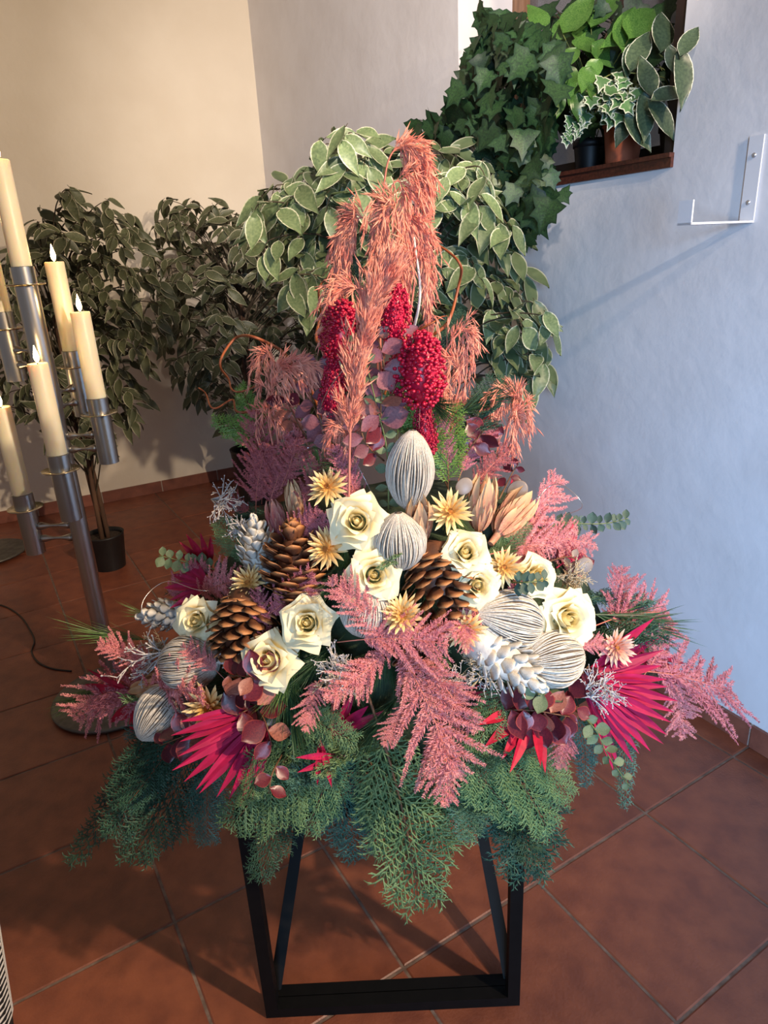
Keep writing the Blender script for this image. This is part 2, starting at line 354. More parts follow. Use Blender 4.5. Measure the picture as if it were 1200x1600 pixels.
m = MB(); m.lathe([(.19, .012), (.196, .017), (.196, .022), (.19, .026), (.04, .03)], 48); m.build('base_plate', 'steel_shaded', c2)
m = MB(); m.lathe([(.029, .028), (.029, 1.1)], 24); m.build('pole', 'steel', c2)
for a in (20, 140, 260):
    m = MB(); m.lathe([(.012, 0), (.012, .013)], 12, MX.Translation((.15 * math.cos(math.radians(a)), .15 * math.sin(math.radians(a)), 0))); m.build('foot', 'steel', c2)
pts = [onfloor(*p) + V((0, 0, .004)) for p in ((-60, 935), (0, 946), (30, 962), (47, 985), (54, 1003), (50, 1020), (60, 1036), (82, 1046), (112, 1050))]
m = MB(); m.tube([p - pts[0] for p in spline(pts, 6)], .0035, 6); o = m.build('power_cable', 'cable'); o.location = pts[0]; tag(o, 'thin dark power cable snaking across the tiles to the candle stand', 'cable')
# cushion edge at the lower left
qa = at(-14, 1402, .80); qb = at(20, 1612, .80)
cu = empty('striped_cushion', (qa + qb) / 2 + V((-.03, 0, -.05)), 'black and grey striped fabric edge at the lower left corner', 'cushion')
L0 = qa - cu.location; L1 = qb - cu.location
m = MB(); ps = [L0.lerp(L1, k / 10) + V((-.05, 0, 0)) for k in range(11)]; m.tube(ps, [.046] * 11, 14); m.build('cushion_body', 'cloth_black', cu)
for k in range(22):
    p = L0.lerp(L1, (k + .5) / 22) + V((-.05, 0, 0)); m = MB(); n = 14; ax = (L1 - L0).normalized()
    M_ = frame(p, (ax + V((.5, 0, 0))).normalized()); m.lathe([(.0515, -.0022), (.0524, 0), (.0515, .0022)], 24, M_, cap=False); m.build('stripe', 'cloth_stripe', cu)

# ------------------------------------------------------------------ leaves
def leaf_mesh(name, mt, L=1.0, Wd=.45, fold=.12, droop=.25, tip=1.0, n=7, wave=0.0, shape=0.42):
    """leaf lying along +Z, facing -Y; 'edge' marks the margin"""
    m = MB(); us = (-1, -.72, 0, .72, 1)
    for i in range(n + 1):
        t = i / n
        wd = Wd * .5 * (math.sin(PI * t ** (math.log(.5) / math.log(shape))) ** .85 if 0 < t < 1 else 0) * (1 - .25 * tip * max(0, t - .7) / .3)
        wd = max(wd, .008 * L)
        for u in us:
            y = -fold * Wd * abs(u) ** 1.2 * (1 - .3 * t) + droop * t * t + wave * math.sin(9 * t + 2 * u)
            m.v.append((u * wd, y, L * t * (1 - .12 * droop * t))); m.e[len(m.v) - 1] = 1.0 if abs(u) == 1 else (.0 if u else -.1)
    for i in range(n):
        for j in range(4):
            a = i * 5 + j; m.f.append((a, a + 1, a + 6, a + 5))
    return m.mesh(name, mt)
def ivy_mesh(name, mt, droop=.15, fold=.1):
    ol = [(0, .0), (.16, -.06), (.40, .05), (.62, .10), (.50, .28), (.40, .38), (.46, .55), (.50, .66), (.32, .66), (.18, .74), (.08, .92), (0, 1.08)]
    ol = ol + [(-x, z) for x, z in reversed(ol[1:-1])]
    m = MB(); C_ = (0, -.0, .32)
    def y(x, z): return -fold * abs(x) + droop * z * z
    m.v.append((0, y(0, .32), .32)); m.e[0] = -.2; k = len(ol)
    for x, z in ol:
        xi, zi = x * .6, .32 + (z - .32) * .6; m.v.append((xi, y(xi, zi) - .015, zi)); m.e[len(m.v) - 1] = .1
    for x, z in ol:
        m.v.append((x, y(x, z), z)); m.e[len(m.v) - 1] = 1.0
    for i in range(k):
        j = (i + 1) % k; m.f.append((0, 1 + i, 1 + j)); m.f.append((1 + i, 1 + k + i, 1 + k + j, 1 + j))
    return m.mesh(name, mt)
def leafM(p, d, s, face=None, roll=25):
    return frame(p, d, face if face is not None else V((R_(-.5, .5), -1, .9))) @ rot('Z', R_(-roll, roll)) @ MX.Scale(s, 4)
def join_leaves(name, items, parent):
    """many leaves as one stuff mesh: items = (mesh, matrix)"""
    m = MB()
    for me, M_ in items:
        k = m.add([M_ @ v.co for v in me.vertices], [tuple(p.vertices) for p in me.polygons])
        at_ = me.attributes.get('edge')
        if at_:
            for i, d in enumerate(at_.data): m.e[k + i] = d.value
    o = m.build(name, items[0][0].materials[0].name, parent); o['kind'] = 'stuff'; return o
def inpoly(x, y, P):
    c = False; j = len(P) - 1
    for i in range(len(P)):
        if (P[i][1] > y) != (P[j][1] > y) and x < (P[j][0] - P[i][0]) * (y - P[i][1]) / (P[j][1] - P[i][1]) + P[i][0]: c = not c
        j = i
    return c
def samples(P, n, k=12):
    xs = [p[0] for p in P]; ys = [p[1] for p in P]; out = []
    while len(out) < n:
        best = None
        for _ in range(k):
            while True:
                q = (R_(min(xs), max(xs)), R_(min(ys), max(ys)))
                if inpoly(*q, P): break
            d = min([(q[0] - a) ** 2 + (q[1] - b) ** 2 for a, b in out] or [1e9])
            if best is None or d > best[0]: best = (d, q)
        out.append(best[1])
    return out
def ficus(label, foot, pot_r, pot_h, trunk_top, poly, Y0, Yspan, ncl, per, leafs, lsize, hide=0, bare=0.5, far=0):
    t = empty('potted_ficus', foot, label, 'potted tree', 'artificial weeping figs in the corner'); F = V(foot)
    m = MB(); m.lathe([(pot_r * .78, 0), (pot_r * .97, pot_h * .96), (pot_r * 1.0, pot_h), (pot_r * .93, pot_h), (pot_r * .9, pot_h * .9)], 32, cap=False); m.build('pot', 'pot_black', t)
    m = MB(); m.lathe([(.001, pot_h * .88), (pot_r * .9, pot_h * .88)], 24, cap=False); m.build('soil', 'soil', t)
    T = V(trunk_top) - F
    for k in range(3):
        a = k * 2.1; m = MB(); pts = []
        for i in range(9):
            q = i / 8; tw = a + q * 3.0; pts.append(V((0, 0, pot_h * .85)).lerp(T, q) + V((math.cos(tw), math.sin(tw), 0)) * (.018 * (1 - .3 * q)))
        m.tube(pts, [.013 - .005 * i / 8 for i in range(9)], 8); m.build('trunk', 'bark', t)
    tw = MB(); objs = []; Lf = []
    trk = lambda z: V((0, 0, pot_h)).lerp(T, max(0, min(1, (z - pot_h) / (T.z - pot_h))))
    for (px, py) in samples(poly, ncl):
        yy = Y0 + R_(-Yspan, Yspan); c = at(px, py, yy)
        while min((c - CORNER).dot(NR), (c - CORNER).dot(NL)) < .10: yy -= .05; c = at(px, py, yy)
        c = c - F
        s = trk(min(c.z - R_(.15, .45), T.z)); out = c - s
        mid = s.lerp(c, .55) + V((0, 0, .10 + .1 * random.random())) * out.length * 1.2; end = c + V((out.x, out.y, 0)).normalized() * .05 + V((0, 0, -.05)) if out.length > .01 else c
        pts = spline([s, mid, c, end], 4); tw.tube(pts, [.0042 - .003 * i / (len(pts) - 1) for i in range(len(pts))], 4, cap=False)
        for k in range(per):
            q = .45 + .55 * (k + .5) / per; f = q * (len(pts) - 1); i0 = min(int(f), len(pts) - 2); p = pts[i0].lerp(pts[i0 + 1], f - i0); d = (pts[i0 + 1] - pts[i0]).normalized()
            side = d.cross(V((0, 0, 1))); side = side.normalized() if side.length > .05 else V((1, 0, 0))
            dr = d * .5 + side * (1 if k % 2 else -1) * R_(.5, 1.1) + V((0, 0, R_(-.7, .1))) + rv(.35)
            p = p + rv(.018); tipp = p + dr.normalized() * lsize + F - CORNER
            if min(tipp.dot(NR), tipp.dot(NL)) < .02: continue
            Lf.append((random.choice(leafs), leafM(p, dr, lsize * R_(.7, 1.15))))
            tw.tube([p - dr.normalized() * .012, p], .0012, 3, cap=False)
    tw.build('branches', 'twig', t)['kind'] = 'stuff'
    Lf.sort(key=lambda it: (it[1].translation + F).y)
    for me, M_ in Lf[:300]: put('leaf', me, t, M_)
    if len(Lf) > 300: join_leaves('rear_leaves', Lf[300:], t)
    return t
FL = [leaf_mesh('leaf', 'ficus_leaf', 1, .46, .14, d, 1, wave=w_) for d, w_ in ((.15, 0), (.3, .01), (.45, .015), (.05, .01))]
FD = [leaf_mesh('leaf', 'ficus_leaf_dark', 1, .42, .14, d, 1, wave=w_) for d, w_ in ((.2, 0), (.4, .01), (.55, .02), (.1, .01))]
ficus('variegated weeping fig in a small black pot, standing behind the candles', (-1.474, 3.335, 0), .10, .19, (-1.50, 3.35, 1.35),
      [(20, 400), (40, 340), (75, 320), (100, 290), (130, 310), (190, 310), (205, 350), (240, 420), (255, 500), (225, 560), (200, 640), (165, 690), (120, 700), (60, 640), (0, 640), (-30, 540)], 3.35, .22, 105, 8, FD, .105)
ficus('dense dark weeping fig in a black pot in the room corner', (-.83, 4.3, 0), .15, .36, (-.80, 4.3, 1.3),
      [(235, 350), (265, 300), (330, 320), (380, 310), (430, 330), (520, 380), (560, 470), (540, 600), (470, 640), (400, 680), (345, 660), (300, 620), (275, 560), (240, 490), (222, 420)], 4.25, .26, 140, 8, FD, .115)
ficus('large bright variegated weeping fig rising behind the arrangement', (.13, 2.62, 0), .15, .32, (.10, 2.60, 1.35),
      [(400, 320), (430, 285), (470, 275), (520, 215), (560, 205), (600, 225), (650, 215), (700, 235), (770, 255), (780, 330), (800, 400), (850, 490), (848, 560), (800, 605), (740, 560), (690, 480), (600, 470), (500, 460), (440, 400)], 2.50, .2, 125, 7, FL, .122)

# ------------------------------------------------------------------ plants at the window
IV = [ivy_mesh('leaf', 'ivy_leaf', d, f) for d, f in ((.1, .1), (.25, .2), (.0, .15), (.4, .1))]
def wallY(px, py, out):
    d = ray(px, py); P0 = CORNER + NR * out; t = (P0 - EYE).dot(NR) / d.dot(NR); return EYE + d * t
def ivy(label, root, poly, nst, nl, outr, sz, me):
    t = empty('ivy_plant', root, label, 'ivy'); F = V(root); Lf = []; st = MB()
    pts = samples(poly, nl, 10)
    for (px, py) in pts:
        p = wallY(px, py, R_(*outr)) - F
        dr = V((0, 0, -.8)) + DR * R_(-.9, .9) + NR * R_(-.2, .7)
        Lf.append((random.choice(me), leafM(p, dr, sz * R_(.55, 1.3), NR + V((0, -.4, R_(.1, .8))) + rv(.75))))
    for k in range(nst):
        a = random.choice(pts); b = random.choice(pts); pa = wallY(*a, outr[0] * .6) - F; pb = wallY(*b, outr[0] * .6) - F
        if (pa - pb).length < .9: st.tube(spline([pa, pa.lerp(pb, .5) + rv(.04), pb], 6), .0022, 4, cap=False)
    st.build('vines', 'twig', t)['kind'] = 'stuff'
    for l in Lf[:300]: put('leaf', l[0], t, l[1])
    if len(Lf) > 300: join_leaves('rear_leaves', Lf[300:], t)
ivy('dark green ivy cascading from the window down the right wall', rw(2.55, WH0 + .04, .03),
    [(745, 0), (760, 40), (735, 70), (720, 120), (700, 170), (640, 185), (660, 215), (740, 225), (770, 260), (790, 330), (790, 385), (830, 375), (850, 330), (880, 300), (862, 265), (866, 190), (872, 110), (870, 50), (800, 20)], 40, 290, (.02, .24), .074, IV)
ivy('dark green ivy filling the window niche behind the pots', rw(2.75, WH0 + .04, -.2),
    [(800, 5), (1040, 0), (1045, 120), (1000, 170), (930, 185), (880, 190), (850, 120)], 20, 70, (-.22, -.06), .085, IV)
PO = [leaf_mesh('leaf', 'pothos_leaf', 1, .62, .12, d, 1, wave=.02, shape=.36) for d in (.1, .3, .45)]
BL = [leaf_mesh('leaf', 'broad_leaf', 1, .48, .12, d, 1, wave=.015) for d in (.05, .25, .45)]
def shelf_plant(name, label, cat, s, o, pot_r, pot_h, potmat, leaves, lm, stems='green_stem'):
    base = rw(s, WH0 + .0365 if o > -.02 else WH0 + .0305, o); t = empty(name, base, label, cat)
    m = MB(); m.lathe([(pot_r * .74, 0), (pot_r * .92, pot_h * .78), (pot_r * .92, pot_h * .79), (pot_r, pot_h * .8), (pot_r, pot_h), (pot_r * .9, pot_h), (pot_r * .88, pot_h * .85)], 32, cap=False); m.build('pot', potmat, t)
    m = MB(); m.lathe([(.001, pot_h * .86), (pot_r * .89, pot_h * .86)], 20, cap=False); m.build('soil', 'soil', t)
    st = MB()
    for (px, py, out, dx, dy, sz) in leaves:
        p = wallY(px, py, out) - base; dr = CR * dx - CU * dy - FWD * .15; me = random.choice(lm)
        M_ = frame(p - dr.normalized() * sz * .5, dr, -FWD + V((0, 0, .5)) + rv(.3)) @ MX.Scale(sz, 4); put('leaf', me, t, M_)
        b = M_.translation; st.tube(spline([V((R_(-.02, .02), R_(-.02, .02), pot_h * .85)), b.lerp(V((0, 0, pot_h)), .5) + V((0, 0, .05)), b], 5), .0018, 4, cap=False)
    st.build('stems', stems, t)['kind'] = 'stuff'
    return t
shelf_plant('potted_plant', 'variegated rubber plant with white-edged leaves at the right end of the sill', 'potted plant', 3.215, -.14, .058, .10, 'pot_black',
    [(1000, 75, .0, .35, -.9, .14), (1012, 115, .03, -.2, -1, .13), (1050, 95, .04, .1, .9, .09), (1078, 60, .05, .5, -.9, .10), (1073, 115, .06, .3, 1, .14), (1050, 140, .04, .8, -.4, .12), (1040, 180, .04, .8, .7, .13), (1010, 180, .05, .1, 1, .14), (1000, 205, .05, .7, .8, .13), (975, 200, .05, -.5, .9, .11), (985, 95, .0, -.3, 1, .12), (1025, 150, -.03, .2, 1, .12), (1040, 40, -.05, .2, -1, .15), (1020, 60, -.08, -.1, -1, .15)], BL)
shelf_plant('potted_plant', 'bright speckled green pothos in the middle of the window', 'potted plant', 2.80, -.19, .06, .12, 'pot_black',
    [(880, 110, .10, .2, 1, .085), (915, 125, .08, -.3, .9, .09), (890, 90, .08, -.5, .7, .08), (905, 165, .08, .1, 1, .085), (872, 165, .10, -.1, 1, .08), (930, 150, .07, .4, .9, .08), (880, 40, .0, -.9, .2, .17), (905, 20, -.02, .4, -.5, .15), (865, 95, .05, .1, 1, .085), (925, 110, .05, -.5, .8, .085), (895, 125, .05, .3, .8, .10), (860, 145, .06, -.3, .9, .09), (900, 150, .05, -.2, .9, .10), (985, 40, -.05, .3, -.9, .16), (970, 60, -.04, -.9, .4, .14), (1005, 25, -.06, .5, -.8, .15), (930, 75, -.04, .9, .2, .15), (840, 20, -.03, -.3, -.8, .12), (920, 15, -.08, .2, -1, .14), (945, 10, -.1, .5, -.8, .15), (880, 65, -.03, -.8, .5, .14), (915, 60, -.04, .6, .5, .13), (950, 85, -.04, .7, .5, .12)], PO)
IS = [ivy_mesh('leaf', 'ivy_small', d, f) for d, f in ((.1, .1), (.3, .2))]
lv = []
for k in range(64):
    a = R_(0, 2 * PI); r = random.random() ** .6; lv.append((965 + 48 * r * math.cos(a), 158 + 36 * r * math.sin(a), R_(.0, .09), R_(-.8, .8), R_(-.2, 1), R_(.032, .055)))
for k in range(16): lv.append((905 + R_(-10, 14) - k * .9, 172 + k * 3.2, .06, R_(-.6, .3), 1, R_(.022, .04)))
shelf_plant('potted_ivy', 'small white-edged ivy in a terracotta pot on the window sill', 'potted plant', 3.06, -.075, .066, .145, 'pot_clay', lv, IS)

# ------------------------------------------------------------------ the arrangement: body it is stuck into
MXC, MYC = .02, 1.2
PROF = [(.48, .26, .22), (.56, .50, .32), (.64, .57, .35), (.80, .47, .30), (.95, .34, .235), (1.1, .21, .17), (1.3, .115, .10), (1.5, .05, .05), (1.64, .012, .012)]
def prof(z):
    if z <= PROF[0][0] or z >= PROF[-1][0]: return None
    for (z0, a0, b0), (z1, a1, b1) in zip(PROF, PROF[1:]):
        if z0 <= z <= z1:
            t = (z - z0) / (z1 - z0); return a0 + (a1 - a0) * t, b0 + (b1 - b0) * t
def S(px, py, lift=0.0):
    """the point of the mound's skin seen at a pixel (or beside it, in the mound's middle plane), raised towards the viewer"""
    d = ray(px, py); t = .5; hit = None
    while t < 2.2:
        p = EYE + d * t; ab = prof(p.z)
        if ab and ((p.x - MXC) / ab[0]) ** 2 + ((p.y - MYC) / ab[1]) ** 2 < 1: hit = t; break
        t += .006
    if hit is None:
        hit = MYC / d.y if py < 1130 else (MYC - .30 * min(1, (py - 1130) / 120)) / d.y
    return EYE + d * (hit - lift)
def axis(dx, dy, c=1.0): return (CR * dx - CU * dy - FWD * c).normalized()        # image direction (dy down) plus c towards the viewer
m = MB(); n = 36
for z, a, b in PROF[:5]:
    for j in range(n):
        t = 2 * PI * j / n; q = .74 + R_(-.06, .06); m.v.append((a * q * math.cos(t), b * q * math.sin(t), z - .48))
for i in range(4):
    for j in range(n):
        j2 = (j + 1) % n; m.f.append((i*n+j, i*n+j2, (i+1)*n+j2, (i+1)*n+j))
m.f.append(tuple(range(n - 1, -1, -1))); m.f.append(tuple(4 * n + j for j in range(n)))
core = m.build('floral_foam', 'foam'); core.location = (MXC, MYC, .48 + .081); tag(core, 'dark green floral foam mound hidden inside the arrangement', 'floral foam')

# ------------------------------------------------------------------ mesh kinds
def plume_mesh(name, mt, n=15, width=.34, bend=.15, nl=.058, dens=.0135, seed=1, curl=.0):
    """feathery asparagus-fern frond, unit length along +Z, facing -Y"""
    rnd = random.Random(seed); m = MB()
    ax = lambda t: V((bend * t * t, curl * t * t, t))
    def needles(p, d, l, k, nrm):
        sd = d.cross(nrm)
        for i in range(k):
            e = (d * rnd.uniform(.35, 1.0) + sd * rnd.choice((-1, 1)) * rnd.uniform(.3, 1) + nrm * rnd.uniform(-.55, .55)).normalized(); s = e.orthogonal().normalized(); s.rotate(MX.Rotation(rnd.uniform(0, 6.3), 3, e))
            q = l * rnd.uniform(.5, 1.1); w_ = .0038; m.add([p - s * w_ * .5, p + e * q * .55 - s * w_, p + e * q * .55 + s * w_, p + e * q], [(0, 1, 3, 2)])
    for i in range(n):
        t = .08 + .9 * (i + rnd.uniform(-.25, .25)) / n; p = ax(t); tan = (ax(min(1, t + .02)) - ax(t - .02)).normalized()
        for sgn in (-1, 1):
            ln = width * (math.sin(PI * min(1, max(.02, t * .9 + .12))) ** .75) * rnd.uniform(.55, 1.15)
            side = V((tan.z, 0, -tan.x)) * sgn; nrm = V((rnd.uniform(-.3, .3), -1, rnd.uniform(-.3, .3))).normalized()
            d = (side * rnd.uniform(.6, .9) + tan * rnd.uniform(.5, .8) + V((0, rnd.uniform(-.35, .35), 0))).normalized()
            k = max(3, int(ln / dens)); bow = tan * ln * rnd.uniform(-.05, .22)
            m.tube([p, p + d * ln * .5 + bow * .25, p + d * ln + bow], [.0035, .0025, .001], 3, cap=False)
            for j in range(k):
                u = (j + .6) / k; needles(p + d * ln * u + bow * u * u, (d + bow * 2 * u / max(ln, .01)).normalized(), nl * (1.1 - .75 * u), 8, nrm)
    for j in range(46): needles(ax(.06 + .94 * j / 46), (ax(min(1, .1 + .94 * j / 46)) - ax(.06 + .9 * j / 46)).normalized(), nl * (1 - .5 * j / 46), 6, V((0, -1, 0)))
    return m.mesh(name, mt, False)
def stalk_mesh(name, mt, bend=.15, r=.006, curl=.0, back=.25):
    m = MB(); m.tube([V((0, 0, -back))] + [V((bend * t * t, curl * t * t, t)) for t in (0, .2, .4, .6, .8, 1)], [r, r, r * .9, r * .8, r * .65, r * .5, r * .25], 5); return m.mesh(name, mt)
def cypress_mesh(name, mt, seed=1, bend=.1, curl=.1, n=22, wide=.42, r=.0052, fine=1.0, gap=.034):
    rnd = random.Random(seed); m = MB()
    ax = lambda t: V((bend * t * t, curl * t * t, t))
    def twig(p, d, l, r0, lev, nrm):
        c = d + V((0, 0, .0)); e = p + d * l
        m.tube([p, p + d * l * .5 + nrm * rnd.uniform(-.01, .01), e], [r0, r0 * .9, r0 * .35], 3, cap=False)
        if lev == 0: return
        k = max(2, int(l / gap)); sd = nrm.cross(d).normalized()
        for j in range(k):
            t = (j + .5) / k * .92 + .05; q = p + d * (l * t)
            for sg in ((-1, 1) if lev > 1 else ((-1,) if j % 2 else (1,))):
                dd = (d * .78 + sd * sg * .62 + nrm * rnd.uniform(-.28, .28)).normalized()
                ll = (l * .42 * (1 - .62 * t) + .018) * rnd.uniform(.75, 1.15) * fine
                twig(q, dd, ll, r0 * .86, lev - 1, nrm)
    for i in range(n):
        t = .06 + .92 * i / n; p = ax(t); tan = (ax(t + .02) - ax(t - .02)).normalized()
        sg = 1 if i % 2 else -1; side = V((tan.z, 0, -tan.x)) * sg
        d = (side * .62 + tan * .78 + V((0, rnd.uniform(-.25, .25), 0))).normalized()
        ln = wide * (1 - .72 * t) * (min(1, .35 + t * 2.2)) * rnd.uniform(.8, 1.12)
        twig(p, d, ln, r * .9, 2, V((rnd.uniform(-.25, .25), -1, rnd.uniform(-.25, .25))).normalized())
    twig(ax(.94), (ax(1) - ax(.9)).normalized(), .1, r * .9, 2, V((0, -1, 0)))
    return m.mesh(name, mt, False)
def pine_mesh(name, mt, seed=1, n=150, spread=.55, L=.62, r=.0045, start=.0):
    rnd = random.Random(seed); m = MB()
    for i in range(n):
        t = start + (1 - start) * rnd.random() * .55; a = rnd.uniform(0, 2 * PI); d = V((math.cos(a), math.sin(a), 0)) * rnd.uniform(.15, 1) * spread + V((0, 0, 1)); d.normalize()
        l = L * rnd.uniform(.7, 1.05); p = V((0, 0, t)); s = d.orthogonal().normalized(); s.rotate(MX.Rotation(rnd.uniform(0, 6.3), 3, d)); k = d.cross(s)
        e = p + d * l + V((0, 0, rnd.uniform(-.05, .05))) + s * rnd.uniform(-.03, .03)
        m.add([p + s * r, p - s * r * .5 + k * r * .87, p - s * r * .5 - k * r * .87, p.lerp(e, .6) + s * r, p.lerp(e, .6) - s * r * .5 + k * r * .87, p.lerp(e, .6) - s * r * .5 - k * r * .87, e],
              [(0, 1, 4, 3), (1, 2, 5, 4), (2, 0, 3, 5), (3, 4, 6), (4, 5, 6), (5, 3, 6)])
    return m.mesh(name, mt, False)
STALK = {k: stalk_mesh('stem', mt, b, r, c) for k, (mt, b, r, c) in {'pink': ('pink_stem', .15, .006, 0), 'pinkl': ('pink_stem', -.15, .006, 0), 'green': ('brown_stem', .1, .007, .1), 'greenl': ('brown_stem', -.1, .007, .1), 'straight': ('green_stem', 0, .008, 0)}.items()}
PL = {(c, s): plume_mesh('fronds', {'p': 'plume_pink', 'm': 'plume_mauve', 'd': 'plume_dark'}[c], bend=b, seed=sd, width=w_)
      for c in 'pmd' for s, b, sd, w_ in (('r', .15, 3, .36), ('l', -.15, 5, .36), ('w', .15, 8, .5))}
CYP = {(c, s): cypress_mesh('foliage', {'g': 'cypress', 'b': 'cypress_blue', 'd': 'cypress_dark', 't': 'thuja_bright'}[c], seed=sd, bend=b, wide=w_, n=n_, r=.0056 if c != 't' else .008, gap=.034 if c != 't' else .045)
       for c in 'gbdt' for s, b, sd, w_, n_ in (('r', .1, 3, .46, 24), ('l', -.1, 5, .46, 24), ('n', .1, 9, .24, 26)) if not (c == 't' and s == 'n')}
PN = {c: pine_mesh('needles', {'g': 'pine_needle', 'd': 'pine_dark'}[c], seed=4) for c in 'gd'}
PN['s'] = pine_mesh('needles', 'pine_needle', seed=9, n=46, spread=.35, L=.8, r=.004)

def two(p0, p1, face=None):
    d = p1 - p0; return frame(p0, d, face if face is not None else (EYE - p0).normalized() + rv(.25), d.length)
def frond(kind, table, group):
    for row in table:
        (a, b, key, lab) = row[:4]; la, lb = row[4:6] if len(row) > 5 else (-.03, .05)
        p0 = S(*a, la); p1 = S(*b, lb)
        nm, cat = {'plume': ('asparagus_plume', 'dried foliage'), 'cypress': ('cypress_spray', 'foliage'), 'pine': ('pine_sprig', 'foliage')}[kind]
        t = empty(nm, two(p0, p1), lab, cat, group)
        if kind == 'plume': put('fronds', PL[key], t)['kind'] = 'stuff'; put('stem', STALK['pinkl' if key[1] == 'l' else 'pink'], t)
        elif kind == 'cypress': put('foliage', CYP[tuple(key)], t)['kind'] = 'stuff'; put('stem', STALK['greenl' if key[1] == 'l' else 'green'], t)
        else: put('needles', PN[key], t)['kind'] = 'stuff'; put('stem', STALK['straight'], t, MX.Scale(.55, 4))

# ------------------------------------------------------------------ evergreen
frond('cypress', [
    ((590, 1130), (690, 1425), 'gr', 'broad green cypress spray hanging lowest in front of the stand', 0, .10),
    ((560, 1150), (640, 1340), 'gl', 'green cypress spray behind the lowest hanging one', -.02, .05),
    ((520, 1160), (545, 1355), 'bl', 'blue-green cypress spray hanging left of the lowest one', -.02, .03),
    ((500, 1130), (345, 1285), 'gl', 'green cypress spray fanning out to the lower left under the magenta palm', 0, .08),
    ((505, 1150), (405, 1318), 'gr', 'green cypress spray with burgundy leaves lying on it', 0, .07),
    ((530, 1150), (490, 1312), 'gr', 'green cypress spray between the left stand leg and blue-green spray', -.01, .06),
    ((600, 1160), (590, 1310), 'bn', 'narrow blue-green cypress tip over the stand top rail', -.04, .0),
    ((690, 1150), (735, 1325), 'gr', 'green cypress spray over the right stand leg', -.01, .04),
    ((720, 1160), (800, 1300), 'gl', 'green cypress spray crossing the front right corner of the stand', 0, .06),
    ((760, 1150), (880, 1290), 'gr', 'green cypress spray drooping right of the stand', 0, .05),
    ((790, 1160), (850, 1390), 'dr', 'long dark cypress spray hanging lowest on the right', -.02, .02),
    ((800, 1150), (905, 1240), 'gr', 'green cypress spray under the burgundy leaves on the right', 0, .05),
    ((905, 1110), (930, 1238), 'bn', 'narrow dark blue-green tip hanging under the large right palm', -.03, .0),
    ((965, 1100), (992, 1260), 'bn', 'rightmost narrow cypress tip hanging below the large right palm', -.03, .0),
    ((270, 1120), (165, 1300), 'dl', 'dark cypress spray hanging furthest left', -.03, .0),
    ((290, 1130), (205, 1270), 'dr', 'dark cypress spray second from the left', -.03, .0),
    ((250, 1130), (130, 1365), 'dn', 'long thin dark cypress trailing at the lower left', -.06, -.04),
    ((310, 1150), (225, 1360), 'dr', 'dark blue-green cypress spray hanging under the left magenta palm', -.03, .0),
    ((330, 1180), (310, 1320), 'bl', 'blue-green cypress spray between left palm and stand leg', -.05, -.02),
    ((430, 1140), (395, 1260), 'gr', 'curled green cypress spray beside the folded magenta ribbon', 0, .09),
    ((690, 990), (685, 1115), 'gn', 'upright green frond right of the large pink plume', 0, .06),
    ((800, 1060), (735, 1165), 'gl', 'green cypress fan below the white pine cone on the right', 0, .07),
    ((770, 1050), (830, 1100), 'gr', 'short green cypress sprig under the lower right fibre pod', 0, .05),
    ((460, 1100), (540, 1170), 'gl', 'green cypress sprig below the pink plume in the middle', 0, .07),
    ((420, 1100), (340, 1210), 'gl', 'green sprig crossing the tip of left palm', -.01, .04),
    ((690, 740), (635, 612), 'tl', 'bright green thuja sprig above the tall fibre pod', -.02, .06),
    ((700, 760), (700, 640), 'tr', 'bright green thuja sprig right of the tall fibre pod', -.02, .05),
    ((740, 690), (765, 580), 'dr', 'dark thuja tip at the right of the salmon grasses', -.06, -.06),
    ((430, 700), (340, 650), 'tl', 'bright thuja sprig sticking out left below the curly twig', -.08, -.06),
    ((420, 690), (370, 610), 'tr', 'bright thuja sprig beneath the curly twig on the left', -.08, -.06),
    ((760, 880), (830, 825), 'gl', 'green cypress tip under the tan protea buds', -.02, .05),
    ((400, 880), (330, 815), 'gr', 'green cypress tip left of the upper white pine cone', -.03, .03),
    ((640, 480), (690, 400), 'dl', 'dark thuja tip behind the red berries', -.08, -.08),
    ((560, 480), (530, 390), 'dr', 'dark thuja tip left behind the salmon grasses', -.08, -.08),
    ((690, 560), (720, 480), 'dr', 'dark thuja tip between red berries and variegated leaves', -.08, -.08),
], 'evergreen sprays of the arrangement')
